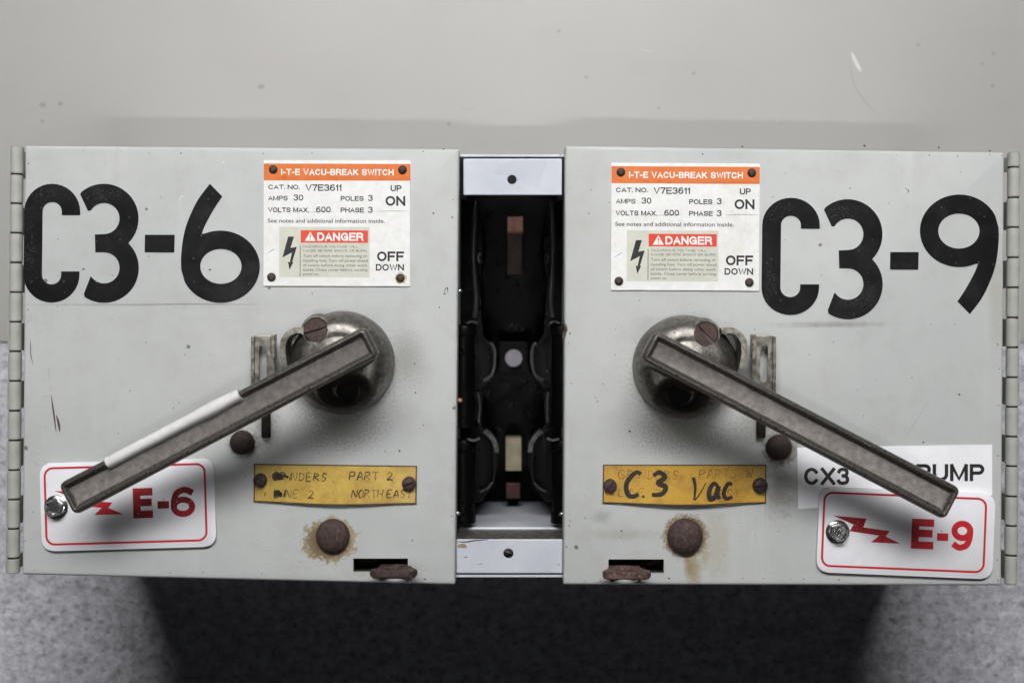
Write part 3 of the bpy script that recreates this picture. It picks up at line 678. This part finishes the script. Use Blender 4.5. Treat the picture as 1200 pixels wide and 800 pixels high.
def card(corners, mat, edge, bow, ink):
    """corners TL TR BR BL in the photograph; the sheet bulges by bow metres in the middle of its lower edge"""
    c = [Vector(p) for p in corners]
    def M(u, v, extra=0.0):
        q = c[0].lerp(c[1], u).lerp(c[3].lerp(c[2], u), v)
        e = bow*math.sin(math.pi*min(max(u, 0), 1))**1.5*(0.15+0.85*v)
        return P(q.x, q.y + 2.2*math.sin(math.pi*min(max(u, 0), 1))**2*v) + Vector((0, 0, 0.0009 + e + extra))
    bm = bmesh.new(); nu, nv = 28, 6
    g = [[bm.verts.new(M(i/nu, j/nv)) for i in range(nu+1)] for j in range(nv+1)]
    g2 = [[bm.verts.new(M(i/nu, j/nv, -0.0008)) for i in range(nu+1)] for j in range(nv+1)]
    for j in range(nv):
        for i in range(nu):
            bm.faces.new([g[j][i], g[j][i+1], g[j+1][i+1], g[j+1][i]]); bm.faces.new([g2[j][i], g2[j+1][i], g2[j+1][i+1], g2[j][i+1]])
    for a, b, lst in ((g, g2, [((j, 0), (j+1, 0)) for j in range(nv)] + [((j, nu), (j+1, nu)) for j in range(nv)] + [((0, i), (0, i+1)) for i in range(nu)] + [((nv, i), (nv, i+1)) for i in range(nu)]),):
        for (p, q) in lst:
            bm.faces.new([a[p[0]][p[1]], a[q[0]][q[1]], b[q[0]][q[1]], b[p[0]][p[1]]]).material_index = 1
    # printed brown border
    W = (c[1]-c[0]).length; Hh = (c[3]-c[0]).length
    for pts in ([(t/20, 0.012) for t in range(21)], [(t/20, 0.985) for t in range(21)], [(0.004, t/8) for t in range(9)], [(0.996, t/8) for t in range(9)]):
        horiz = pts[0][1] == pts[-1][1]
        wv = 1.3/Hh if horiz else 1.3/W
        L = [(u, v-wv/2) if horiz else (u-wv/2, v) for u, v in pts]; Q = [(u, v+wv/2) if horiz else (u+wv/2, v) for u, v in pts]
        A = [bm.verts.new(M(u, v, 0.00005 if horiz else 0.00007)) for u, v in L]; B = [bm.verts.new(M(u, v, 0.00005 if horiz else 0.00007)) for u, v in Q]
        for i in range(len(A)-1): bm.faces.new([A[i], A[i+1], B[i+1], B[i]]).material_index = 2
    o = obj('legend_plate', bm, [mat, edge, M_brown], unit, smooth=True, angle=30)
    t = bmesh.new()
    K = lambda x, y: M(x/W, y/Hh, 0.00012)
    ink(t, K)
    flat_obj('handwriting', t, [M_pen, M_faint, M_marker], o)
    return o
def inkL(t, K):
    write(t, 'GRINDERS', 22, 18, 6.6, 8.6, 1.33, 1.45, K, 0, 0.05, 0.005)
    write(t, 'PART 2', 112, 16.5, 7.2, 9, 1.22, 1.45, K, 0, 0.05, 0.0)
    write(t, 'LINE 2', 24, 38, 6.8, 8.8, 1.3, 1.45, K, 0, 0.05, 0.0)
    write(t, 'NORTH.EAST', 115, 36, 6.4, 8.6, 1.17, 1.4, K, 0, 0.06, 0.02)
    # smudged capitals scribbled over
    stroke(t, catmull([(23, 13), (30, 11), (24, 16), (32, 14), (26, 17), (34, 16), (30, 12), (41, 15)]), 3.0, lambda x, y: K(x, y)+Vector((0, 0, .00006)), 2)
    stroke(t, catmull([(24, 33), (30, 31), (25, 36), (33, 33), (26, 35), (34, 36)]), 3.2, lambda x, y: K(x, y)+Vector((0, 0, .00006)), 2)
    stroke(t, catmull([(13, 38), (14, 33)]), 1.2, K, 0)
def inkR(t, K):
    write(t, 'GRINDERS', 18, 16, 7.2, 9.5, 1.34, 0.9, K, 1, 0.06, 0.004)
    write(t, 'PARTS W', 112, 15, 7.4, 9.5, 1.24, 1.0, K, 1, 0.05, 0.0)
    write(t, 'LINE 2', 18, 36, 7.4, 8.5, 1.25, 0.9, K, 1, 0.06, 0.0)
    write(t, 'WEST', 126, 37, 7.4, 8.5, 1.2, 1.0, K, 1, 0.06, 0.0)
    Z = lambda z: (lambda x, y: K(x, y)+Vector((0, 0, z)))
    write(t, 'C', 26, 35.5, 18, 27, 1, 5.2, Z(.00010), 2, 0.03)
    write(t, '3', 55, 34, 19, 25, 1, 5.4, Z(.00010), 2, 0.03)
    stroke(t, [(46, 36.3), (48.5, 35.8)], 2.8, Z(.0001), 2)
    stroke(t, catmull([(105.5, 14), (107.5, 24), (107, 33), (106, 39)]), lambda u: 4.2*(1-0.55*u), Z(.00010), 2)
    stroke(t, catmull([(107, 39), (113, 32), (120, 20)]), lambda u: 1.8*(1-0.4*u), Z(.00012), 2)
    write(t, 'a', 122, 38.5, 14, 17, 1, 5.4, Z(.00010), 2, 0.03)
    write(t, 'c', 140, 39, 11, 18, 1, 4.6, Z(.00013), 2, 0.03)
cL = card([(298, 543), (488.8, 545.5), (488.2, 590), (297.5, 587.5)], M_yelL, M_brown, 0.0016, inkL)
cR = card([(706.6, 544), (897.8, 544), (897.4, 589), (706, 589)], M_yelR, M_yedge, 0.0024, inkR)
def slotted(r, hh, rot, depth=0.0009, wd=0.0012, dome=True, mat=M_rust, parent=None, loc=(0, 0, 0), wob=0.03):
    bm = bmesh.new()
    prof = [(r, 0), (r*1.0, hh*0.45), (r*0.88, hh*0.8), (r*0.55, hh*0.97), (0, hh)] if dome else [(r, 0), (r, hh*0.85), (r*0.93, hh), (0, hh)]
    lathe(bm, (0, 0, 0), prof, 28, 0, wob)
    o = obj('screw', bm, mat, parent, loc, smooth=True, angle=50)
    c = bmesh.new(); box(c, -r*1.2, r*1.2, -wd/2, wd/2, hh-depth, hh+0.01)
    c.transform(Matrix.Rotation(rot, 4, 'Z')); c.transform(Matrix.Translation(Vector(loc)))
    boolean_cut(o, [c])
    return o
for par, px, py, r, rot, m in ((cL, 306, 562, 8, 1.0, M_rivet), (cL, 479.7, 566, 8.2, 0.35, M_rust), (cR, 714.6, 568.4, 8, 0.9, M_rust), (cR, 890, 568, 8.8, 0.2, M_rivet)):
    slotted(r*U, 0.0028, rot, 0.0012, 0.0009, True, m, par, P(px, py) + Vector((0, 0, 0.0013)), 0.06)

# rusted round-headed bolts in the doors
M_rustdark = simple('dark_greasy_rust', srgb(58, 44, 40), srgb(40, 32, 30), 500, 0.65, 0.1, 0.6, (srgb(92, 66, 52), 900, 0.35, 0.15))
def dome_bolt(px, py, r, hh, par=unit, m=None):
    bm = bmesh.new(); r = r*sc(hh)
    lathe(bm, (0, 0, 0), [(r*0.97, 0), (r, hh*0.25), (r*0.95, hh*0.55), (r*0.8, hh*0.8), (r*0.5, hh*0.96), (0, hh)], 40, 0, 0.02)
    for v in bm.verts:
        if v.co.z > 0.0004: v.co += Vector((0, 0, 1))*0.00012*mnoise.noise(v.co*900)
    return obj('bolt', bm, m or M_rust, par, P(px, py), smooth=True, angle=70)
dome_bolt(390.5, 627, 20, 0.0046); dome_bolt(802.5, 627.5, 21, 0.0056)
dome_bolt(284.5, 518, 14.5, 0.006, m=M_rustdark); dome_bolt(912, 524, 15.5, 0.006, m=M_rustdark)

# rusty padlock eyes sticking out of the slots
def eye(x0, x1, y, mat, seed, flip):
    """plate standing out of the door, its broad side facing up the photograph, a hole through it"""
    a = P(x0, y); b = P(x1, y); th = 0.0036; out = 0.0165
    L = b.x - a.x; cx = (a.x+b.x)/2
    bm = bmesh.new()
    outline = [(-L*0.36, -0.02), (-L*0.36, 0.004), (-L*0.50, 0.009), (-L*0.48, out*0.85), (-L*0.36, out), (L*0.36, out*1.02), (L*0.48, out*0.85), (L*0.50, 0.009), (L*0.37, 0.004), (L*0.37, -0.02)]
    if flip: outline = [(-x, z) for x, z in reversed(outline)]
    va = [bm.verts.new((cx + x, a.y, HB + z)) for x, z in outline]; vb = [bm.verts.new((cx + x, a.y - th, HB + z)) for x, z in outline]
    n = len(va); bm.faces.new(va); bm.faces.new(vb[::-1])
    for i in range(n): bm.faces.new([va[i], vb[i], vb[(i+1) % n], va[(i+1) % n]])
    bmesh.ops.recalc_face_normals(bm, faces=bm.faces[:])
    bmesh.ops.bevel(bm, geom=bm.edges[:], offset=0.0007, segments=2, affect='EDGES')
    o = obj('padlock_eye', bm, mat, unit, smooth=True, angle=45)
    c = bmesh.new()
    bmesh.ops.create_cone(c, cap_ends=True, segments=24, radius1=0.0044, radius2=0.0044, depth=0.05, matrix=Matrix.Translation((cx, a.y, HB + out*0.42)) @ Matrix.Rotation(R(90), 4, 'X'))
    boolean_cut(o, [c])
    bm = bmesh.new(); bm.from_mesh(o.data)
    bmesh.ops.subdivide_edges(bm, edges=[e for e in bm.edges if e.calc_length() > 0.0022], cuts=2, use_grid_fill=True)
    for v in bm.verts: v.co += mnoise.noise_vector(v.co*420 + Vector((seed, 0, 0)))*0.00045
    bm.to_mesh(o.data); bm.free()
    for p in o.data.polygons: p.use_smooth = True
    return o
eye(436, 491, 662.5, M_rust, 1, False)
eye(704, 760, 664.0, M_rustlight, 5, True)

# ------------------------------------------------------------------ operating handles
def handle(hx, hy, end, tip, mirror, tape):
    """hx,hy hub centre; end/tip: middle of the lever's two ends, all in photograph pixels"""
    hub_h = 0.021
    c = P(hx, hy, 0.006); c.z = HB
    r = 61.0*sc(0.006)
    bm = bmesh.new()
    pr = catmull([(r*0.99, 0), (r, 0.002), (r*0.985, 0.006), (r*0.94, 0.0105), (r*0.86, 0.0145), (r*0.74, 0.0175), (r*0.60, 0.0188), (r*0.50, 0.0186), (r*0.42, 0.0194), (r*0.2, hub_h), (0.0001, hub_h)], 4)
    lathe(bm, c, [(0.0001, 0)] + pr, 96, 0, 0.006)
    rc = P(hx + (4 if not mirror else -4), hy + 33, 0.016)
    for v in bm.verts:
        if v.co.z < HB + 0.004: continue
        q = math.hypot((v.co.x-rc.x)/(33*U), (v.co.y-rc.y)/(22*U))
        if q < 1: v.co.z = max(v.co.z - 0.0085*min(1, (1-q)*2.0), HB + 0.0090)
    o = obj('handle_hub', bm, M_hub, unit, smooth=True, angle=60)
    # lever: a tapering bar with raised rims round a sunken floor
    h0, h1 = 0.049, 0.037
    A = P(end[0], end[1], h0); B = P(tip[0], tip[1], h1)
    xa = (B - A); L = xa.length; xa.normalize()
    za = Vector((0, 0, 1)); ya = za.cross(xa).normalized(); za = xa.cross(ya)
    Mx = Matrix((xa, ya, za)).transposed().to_4x4(); Mx.translation = A
    W, th, rim, dep = 0.0168, 0.0105, 0.0030, 0.0028
    wa = wb = W
    bm = bmesh.new()
    def lring(d, z, rad):
        pts = rounded(-0.0040 + d, -W/2 + d, L + 0.0052 - d, W/2 - d, max(rad - d, 0.0005), 5)
        return [bm.verts.new((x, y, z)) for x, y in pts]
    prof = [(0.0010, -th), (0.0003, -th*0.6), (0.0, -0.0034), (0.0003, -0.0016), (0.0009, -0.0005), (0.0016, -0.00005), (0.0021, 0), (0.0025, -0.0002), (0.0029, -0.0009), (0.0034, -dep*0.8), (0.0042, -dep)]
    secs = [lring(d, z, 0.0032) for d, z in prof]
    n = len(secs[0])
    for a, b in zip(secs, secs[1:]):
        for i in range(n): bm.faces.new([a[i], a[(i+1) % n], b[(i+1) % n], b[i]]).material_index = 1
    bm.faces.new(secs[0]).material_index = 1; bm.faces.new(secs[-1]).material_index = 0
    for v in bm.verts: v.co.y *= 0.955 + 0.085*v.co.x/L        # a little narrower at the hub
    bmesh.ops.recalc_face_normals(bm, faces=bm.faces[:])
    bm.transform(Mx)
    lv = obj('lever', bm, [M_cast, M_castrim], o, smooth=True, angle=42)
    # neck between lever and hub: a ridge along the lever, flaring into the hub
    bm = bmesh.new()
    rings = []
    for t, fx, fy in ((0.0, 1.0, 1.55), (0.15, 0.95, 1.25), (0.45, 0.9, 1.02), (1.0, 0.95, 0.95)):
        z = HB + 0.0150 + t*(h0 + 0.002 - th*0.7 - 0.0150)
        ring = []
        for k in range(36):
            an = 2*math.pi*k/36; ca, sa_ = math.cos(an), math.sin(an)
            ex = 0.0185*fx*math.copysign(abs(ca)**0.6, ca); ey = 0.0068*fy*math.copysign(abs(sa_)**0.6, sa_)
            d2 = Vector((xa.x, xa.y, 0)).normalized(); n2 = Vector((-d2.y, d2.x, 0))
            q = A + d2*(0.0165 + ex) + n2*ey
            ring.append(bm.verts.new((q.x, q.y, z)))
        rings.append(ring)
    for r1, r2 in zip(rings, rings[1:]):
        for k in range(36): bm.faces.new([r1[k], r1[(k+1) % 36], r2[(k+1) % 36], r2[k]])
    bm.faces.new(rings[0]); bm.faces.new(rings[-1])
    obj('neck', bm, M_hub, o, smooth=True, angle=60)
    # screws on raised bosses
    sgn = -1 if mirror else 1
    p = P(hx + (24 if mirror else -30), hy - 38, 0.0175)
    bm = bmesh.new(); lathe(bm, (p.x, p.y, HB+0.0075), [(0.0088, 0), (0.0080, 0.0075), (0.0074, 0.0092), (0.0066, 0.0092), (0.0062, 0.0080), (0, 0.0080)], 32, 0, 0.02)
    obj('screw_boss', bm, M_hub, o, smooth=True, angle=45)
    slotted(0.0060, 0.0030, (0.28 if not mirror else -0.85), 0.0014, 0.0009, False, M_rust, o, Vector((p.x, p.y, HB+0.0160)), 0.02)
    p = P(hx + 7*sgn, hy + 33, 0.0110)
    slotted(0.0056, 0.0024, 0.5, 0.0010, 0.0009, False, M_shadeblack, o, Vector((p.x, p.y, HB+0.0098)), 0.03)
    if tape:
        t0, t1 = 0.405, 0.865
        bm = bmesh.new(); rings = []
        n = 26
        for k in range(n+1):
            s_ = t0 + (t1-t0)*k/n
            W = wa + (wb-wa)*s_
            fat = 1.0 + 0.16*math.exp(-((s_-0.50)/0.05)**2)
            cy = -sgn*(W/2 - rim*0.62)
            ring = []
            for q in range(14):
                a = 2*math.pi*q/14
                ring.append(bm.verts.new((L*s_, cy + 0.0030*fat*math.cos(a), -0.0028 + 0.0038*fat*math.sin(a))))
            rings.append(ring)
        for a, b in zip(rings, rings[1:]):
            for i in range(14): bm.faces.new([a[i], a[(i+1) % 14], b[(i+1) % 14], b[i]])
        bm.faces.new(rings[0]); bm.faces.new(rings[-1])
        bm.transform(Mx)
        obj('plastic_sleeve', bm, M_tape, o, smooth=True, angle=80)
    # locking bracket beside the hub: a slotted strap with a folded edge and a curled ear
    X = lambda x: (x if not mirror else 1203.5 - x)
    def strap(x0, x1, y0, y1, h, th_):
        bm = bmesh.new(); xa_, xb_ = sorted((X(x0), X(x1)))
        pbox(bm, xa_, y0, xb_, y1, h, th_, 0, 0.0004); return bm
    ox = 0 if not mirror else 0
    bm = strap(297, 322, 393, 466, 0.0075, 0.0018)
    lb = obj('locking_bracket', bm, [M_steel, M_shadeblack], o, smooth=True, angle=30)
    cut = bmesh.new(); xa_, xb_ = sorted((X(303.5), X(312.5)))
    q0 = [P(*p, 0.0075) + Vector((0, 0, 0.01)) for p in rounded(xa_, 404, xb_, 448, 4.4, 5)]
    prism(cut, q0, 0.03); boolean_cut(lb, [cut])
    bm = bmesh.new(); bm.from_mesh(lb.data)
    xa_, xb_ = sorted((X(294), X(298))); pbox(bm, xa_, 394, xb_, 462, 0.0090, 0.0088, 0, 0.0005)     # folded outer edge reaching the door
    xa_, xb_ = sorted((X(317), X(322))); pbox(bm, xa_, 391.5, xb_, 420, 0.0125, 0.006, 0, 0.0004)
    xa_, xb_ = sorted((X(306), X(316))); pbox(bm, xa_, 462, xb_, 513, 0.0035, 0.0030, 1, 0.0006)
    # curled ear
    pts = [(X(x), y) for x, y in ((334, 432), (331, 414), (332, 400), (338, 391), (347, 387), (358, 388))]
    Lr, Rr2 = ribbon(catmull(pts, 4), 7.0)
    for hh, dp in ((0.0172, 0.0150),):
        aa = [P(*p, hh) for p in Lr]; bb = [P(*p, hh) for p in Rr2]
        for i in range(len(aa)-1):
            vs = [bm.verts.new(p) for p in (aa[i], aa[i+1], bb[i+1], bb[i])]
            vd = [bm.verts.new(p - Vector((0, 0, dp))) for p in (aa[i], aa[i+1], bb[i+1], bb[i])]
            bm.faces.new(vs); bm.faces.new(vd[::-1])
            bm.faces.new([vs[0], vd[0], vd[1], vs[1]]); bm.faces.new([vs[2], vd[2], vd[3], vs[3]])
            if i == 0: bm.faces.new([vs[3], vd[3], vd[0], vs[0]])
            if i == len(aa)-2: bm.faces.new([vs[1], vd[1], vd[2], vs[2]])
    bmesh.ops.remove_doubles(bm, verts=bm.verts[:], dist=0.000005)
    bmesh.ops.recalc_face_normals(bm, faces=bm.faces[:]); bm.to_mesh(lb.data); bm.free()
    return o
handle(400.5, 425, (427, 404), (86.5, 580.5), False, True)
handle(803, 430, (768.5, 408.5), (1108, 586), True, False)

# ------------------------------------------------------------------ the bay between the two boxes
def hole_cut(px, py, r, h):
    c = bmesh.new(); p = P(px, py, h)
    bmesh.ops.create_cone(c, cap_ends=True, segments=32, radius1=r, radius2=r, depth=0.02, matrix=Matrix.Translation(p)); return c
bm = bmesh.new(); pbox(bm, 543, 185.8, 658.6, 228.6, -0.004, 0.0016, 0, 0.0006)
br = obj('mounting_bracket', bm, M_bracket, unit, smooth=True, angle=40); boolean_cut(br, [hole_cut(600, 210.5, 5.5*U, -0.004)])
bm = bmesh.new(); pbox(bm, 534.5, 631.5, 659.5, 671.5, -0.004, 0.0016, 0, 0.0006)
br = obj('mounting_bracket', bm, M_bracket, unit, smooth=True, angle=40); boolean_cut(br, [hole_cut(595.8, 648, 6*U, -0.004)])
# top and bottom plates of the frame, running back to the floor
bm = bmesh.new(); a = P(534, 184, -0.0065); b = P(666, 180.8, -0.0065); box(bm, a.x, b.x, a.y, b.y, 0.0019, a.z, 0, 0.0003)
obj('frame_plate', bm, M_bracket, unit)
bm = bmesh.new(); a = P(530, 676.2, -0.0055); b = P(664, 672.8, -0.0055); box(bm, a.x, b.x, a.y, b.y, 0.0019, a.z, 0, 0.0003)
obj('frame_plate', bm, M_bracket, unit)
# sill behind the lower bracket: ledge and inner pan
bm = bmesh.new(); a = P(534, 634, -0.006); b = P(664, 631.6, -0.006); box(bm, a.x, b.x, a.y, b.y, HB-0.040, HB-0.0060)
obj('ledge', bm, M_steel, unit)
bm = bmesh.new(); box(bm, a.x, b.x, a.y, b.y + 0.0012, HB-0.15, HB-0.0405, 0, 0.0008)
obj('inner_pan', bm, M_bracket, unit)
# black back plate and side barriers
bm = bmesh.new(); a = P(524, 672); b = P(676, 186); box(bm, a.x, b.x, a.y, b.y, 0.0022, 0.012)
obj('back_plate', bm, M_black, unit)
for sg in (-1, 1):
    X = lambda x: (x if sg > 0 else 1203 - x)
    pts = [(664, 232), (643, 238), (641, 262), (637, 270), (636, 292), (640, 302), (641, 330), (640, 392), (626, 404), (622.5, 414), (622.5, 436), (628, 446), (640, 454), (641, 498), (636, 505), (626, 512), (621.5, 524), (620.5, 556), (624, 568), (632, 578), (640, 588), (664, 590)]
    bm = bmesh.new(); hh = -0.072
    top = [P(X(x), y, hh) for x, y in pts]
    if sg < 0: top = top[::-1]
    prism(bm, top, HB + hh - 0.0125, 0, 0.0012, 2)
    # raised ribs following the curve
    for rb in (pts[7:13], pts[13:19]):
        Lr, Rr2 = ribbon(catmull([(X(x+3), y) for x, y in rb], 4), 3.0)
        quad = [P(p.x, p.y, hh+0.004) for p in Lr] + [P(p.x, p.y, hh+0.004) for p in reversed(Rr2)]
        prism(bm, quad, 0.006)
    obj('barrier', bm, M_black, unit, smooth=True, angle=35)
    # fuse barrels half hidden by the door edges
    for y0, y1 in ((380, 500), (514, 612)):
        bm = bmesh.new(); p = P(X(660), y0, -0.042); q = P(X(660), y1, -0.042)
        prof = [(0.0058, 0), (0.0066, 0.0004), (0.0070, 0.0012), (0.0070, 0.006), (0.0062, 0.0066), (0.0062, (p.y-q.y)-0.006), (0.0070, (p.y-q.y)-0.0052), (0.0068, p.y-q.y), (0, p.y-q.y)]
        lathe(bm, (0, 0, 0), [(0, 0)] + prof, 24)
        bm.transform(Matrix.Rotation(R(90), 4, 'X')); bm.transform(Matrix.Translation(p))
        obj('fuse_barrel', bm, M_black, unit, smooth=True, angle=40)
bm = bmesh.new(); lathe(bm, P(597, 647, -0.012), [(0.0034, -0.003), (0.0034, 0), (0, 0.0004)], 20); obj('stud_end', bm, M_steel, unit, smooth=True)
M_clip_lit_edge = simple('grey_clip_and_lit_edge', srgb(96, 96, 100), srgb(60, 60, 64), 300, 0.45, 0.4, 0.2)  # grey of the fuse clips, also painting the barriers' lit curved edges
M_darkclip = simple('dark_grey_moulding', srgb(40, 40, 43), srgb(24, 24, 26), 300, 0.4, 0, 0.2)
for sg in (-1, 1):  # strips added along the barrier edges, grey where they imitate caught light; fuse clips
    X = lambda x: (x if sg > 0 else 1203 - x)
    for pts, wd, hh, dp, m, nm in (([(635, 505), (628, 511), (623, 519), (621, 530)], 5, -0.066, 0.012, M_clip_lit_edge, 'added_barrier_edge_strip'), ([(637, 446), (628, 440), (623.5, 428), (623.5, 410), (628, 401)], 3, -0.066, 0.008, M_darkclip, 'added_barrier_edge_strip'),
                                   ([(655, 514), (648, 516), (641, 513.5)], 2.4, -0.034, 0.003, M_clip_lit_edge, 'fuse_clip'), ([(656, 379), (650, 376.5), (644, 379)], 2.2, -0.034, 0.003, M_darkclip, 'fuse_clip'),
                                   ([(643, 460), (641, 475), (642, 495)], 2.0, -0.062, 0.006, M_darkclip, 'added_barrier_edge_strip'), ([(640, 296), (643, 301), (641, 308)], 2.2, -0.066, 0.004, M_clip_lit_edge if sg < 0 else M_darkclip, 'added_barrier_edge_strip'),
                                   ([(626, 565), (632, 572), (640, 576)], 2.2, -0.066, 0.005, M_darkclip, 'added_barrier_edge_strip')):
        Lr, Rr2 = ribbon(catmull([(X(x), y) for x, y in pts], 4), wd)
        bm = bmesh.new(); prism(bm, [P(p.x, p.y, hh) for p in Lr] + [P(p.x, p.y, hh) for p in reversed(Rr2)], dp, 0)
        obj(nm, bm, m, unit)
    # insulated leads running down behind the barrels
    cv = [(X(646), 236), (X(648), 300), (X(645), 350), (X(647), 372)]
    bm = bmesh.new(); rr = 0.0016; rings = []
    for (x, y) in catmull(cv, 6):
        c = P(x, y, -0.060); rings.append([bm.verts.new(c + Vector((rr*math.cos(q*math.pi/4), 0, rr*math.sin(q*math.pi/4)))) for q in range(8)])
    for r1, r2 in zip(rings, rings[1:]):
        for q in range(8): bm.faces.new([r1[q], r1[(q+1) % 8], r2[(q+1) % 8], r2[q]])
    obj('lead', bm, M_darkclip, unit, smooth=True, angle=80)
# worn paint on the lower bracket
MB = lambda x, y: P(x, y, -0.00385)
M_primer = simple('tan_bare_primer', srgb(168, 148, 118), srgb(128, 106, 80), 500, 0.6)
for pts, wd, m in [([(535, 634), (545, 634.6), (556, 633), (572, 631.8)], 1.5, M_scratch), ([(536, 640), (542, 639), (547, 641)], 5, M_primer), ([(544, 653), (548, 652)], 1.1, M_scratch), ([(653, 660), (656, 662)], 1.3, M_primer), ([(560, 661), (566, 660)], 0.8, M_primer)]:
    bm = bmesh.new(); stroke(bm, catmull(pts) if len(pts) > 2 else [tuple(Vector(pts[0]).lerp(Vector(pts[1]), t/5)) for t in range(6)], lambda t, wd=wd: wd*(0.2+0.8*math.sin(math.pi*min(max(t, 0.02), 0.98))), MB)
    flat_obj('worn_paint', bm, m, br)
# contacts seen deep in the bay
def deep(name, x0, y0, x1, y1, h, th, m):
    bm = bmesh.new(); pbox(bm, x0, y0, x1, y1, h, th, 0, 0.0005); return obj(name, bm, m, unit)
deep('bus_bar', 594.5, 253.5, 613, 272, -0.085, 0.012, M_copper)
deep('bus_insulation', 594.5, 273, 612, 322, -0.105, 0.012, M_browninsul)
deep('insulator_block', 592.5, 513, 611, 551.5, -0.110, 0.02, M_beige)
deep('bus_insulation', 593, 566, 609.5, 584, -0.118, 0.016, simple('red_brown_insulation', srgb(84, 48, 46), srgb(64, 38, 36), 200, 0.6))
deep('contact_block', 585, 400, 619, 438, -0.118, 0.02, M_black)
bm = bmesh.new(); lathe(bm, P(602, 419.5, -0.112), [(10.2*sc(-0.112), -0.006), (10.2*sc(-0.112), -0.0004), (9.4*sc(-0.112), 0), (0, 0.0002)], 32)
obj('contact_bolt', bm, simple('dull_lavender_steel', srgb(176, 172, 182), srgb(160, 156, 166), 200, 0.5, 0.1), unit, smooth=True, angle=40)
# little rivet ends on the inner edges of the doors
for x, y, m in ((538.6, 341, M_zinc), (538.6, 469, M_copper), (536, 601, M_zinc), (658.4, 602, M_zinc)):
    bm = bmesh.new(); p = P(x, y, -0.006)
    bmesh.ops.create_uvsphere(bm, u_segments=12, v_segments=8, radius=0.0013, matrix=Matrix.Translation(p) @ Matrix.Diagonal((1.3, 1, 0.9, 1)))
    obj('rivet', bm, m, unit, smooth=True, angle=80)

# ------------------------------------------------------------------ tags and paper label
BOLT = [(215, 523), (327, 533), (318, 562), (407, 575), (393, 592), (444, 617), (345, 612), (372, 590), (272, 575), (285, 553)]
def equipment_tag(tl, tr, wpx, hpx, word, label, lift):
    a = Vector(tl); ang = math.atan2(tr[1]-tl[1], tr[0]-tl[0])
    root = empty('equipment_tag', P(tl[0], tl[1]) + Vector((0, 0, lift)), -ang)
    tag(root, label, 'tag', 'white engraved tags bolted to the doors')
    def F(h): return lambda u, v: Vector((u*U, -v*U, h))
    bm = bmesh.new()
    prism(bm, [F(0.0016)(*p) for p in rounded(0, 0, wpx, hpx, 13, 7)], 0.0016, 0, 0.0004, 2)
    obj('tag_plate', bm, [M_tagwhite], root, smooth=True, angle=30)
    e = bmesh.new()
    o = rounded(4.5, 5, wpx-9.5, hpx-6.5, 11, 7); i = rounded(7, 7.5, wpx-12, hpx-9, 8.5, 7)
    vo = [e.verts.new(F(0.00168)(*p)) for p in o]; vi = [e.verts.new(F(0.00168)(*p)) for p in i]
    for k in range(len(vo)): e.faces.new([vo[k], vo[(k+1) % len(vo)], vi[(k+1) % len(vo)], vi[k]])
    flat_obj('border', e, M_tagred, root)
    e = bmesh.new(); 
    for ch, x0, x1 in zip(word, *(((109, 139, 155.5), (135, 152, 181)) if word == 'E-9' else ((108, 136.5, 152), (131, 150, 180.5)))):
        sans(e, ch, x0, x1, 32.5, 67.5, F(0.00168), 0, 0.25 if ch in 'E-' else 0.205, 0.16)
    flat_obj('lettering', e, M_tagred if word == 'E-9' else M_tagworn, root)
    e = bmesh.new()
    pts = []
    for X, Y in BOLT:
        u = X/2.857 + 900 - 958.6; v = Y/2.857 + 420 - (569.5 + u*0.042); pts.append((u, v))
    f = e.faces.new([e.verts.new(F(0.00168)(*p)) for p in pts]); bmesh.ops.triangulate(e, faces=[f])
    flat_obj('lightning_mark', e, M_tagworn if word == 'E-9' else M_tagred, root)
    # hex bolt with its flange
    bu, bv = (22.5, 51.5) if word == 'E-9' else (18.5, 51.5)
    c = F(0.0016)(bu, bv)
    bm = bmesh.new(); lathe(bm, c, [(0.0061, 0), (0.0061, 0.0007), (0.0052, 0.0014), (0.0040, 0.0016)], 36)
    hx = []
    for z, rr in ((0.0014, 0.0047), (0.0046, 0.0047), (0.0052, 0.0042), (0.0052, 0.0034), (0.0047, 0.0028)):
        hx.append([bm.verts.new((c.x + rr*math.cos(R(60*k+18)), c.y + rr*math.sin(R(60*k+18)), c.z + z)) for k in range(6)])
    for p, q in zip(hx, hx[1:]):
        for k in range(6): bm.faces.new([p[k], p[(k+1) % 6], q[(k+1) % 6], q[k]])
    bm.faces.new(hx[-1])
    for k in range(3):
        aa = R(120*k + 40); mx = c + Vector((0.0014*math.cos(aa), 0.0014*math.sin(aa), 0.0049)); box(bm, mx.x-0.00035, mx.x+0.00035, mx.y-0.0006, mx.y+0.0006, mx.z-0.0003, mx.z)
    obj('hex_bolt', bm, M_zinc, root, smooth=True, angle=30)
    return root
equipment_tag((48, 542), (250.8, 536.2), 203.5, 103, 'E-6', 'white tag with red border reading E-6, bolted under the sleeved handle on the C3-6 door', 0.0005)
equipment_tag((959.6, 569.5), (1165.5, 578), 205.5, 99.5, 'E-9', 'white tag with red border reading E-9, bolted to the C3-9 door over the paper label', 0.0006)
bm = bmesh.new()
pc = [(934.2, 524), (1162.4, 520.6), (1162.6, 580), (935.4, 596)]
prism(bm, [P(*p) + Vector((0, 0, 0.0003)) for p in pc], 0.00025)
MP = lambda x, y: P(x, y) + Vector((0, 0, 0.00036))
pl = obj('paper_label', bm, M_paper)
tag(pl, 'white paper label reading CX3 and PUMP, stuck on the door behind the E-9 tag', 'label')
e = bmesh.new(); sans(e, 'CX3', 942, 995, 547.6, 567.8, MP, 0, 0.20, 0.16); flat_obj('lettering', e, M_ink, pl)
e = bmesh.new(); sans(e, 'PUMP', 1073.5, 1153.2, 543.4, 563.4, MP, 0, 0.20, 0.18); flat_obj('lettering', e, M_ink, pl)
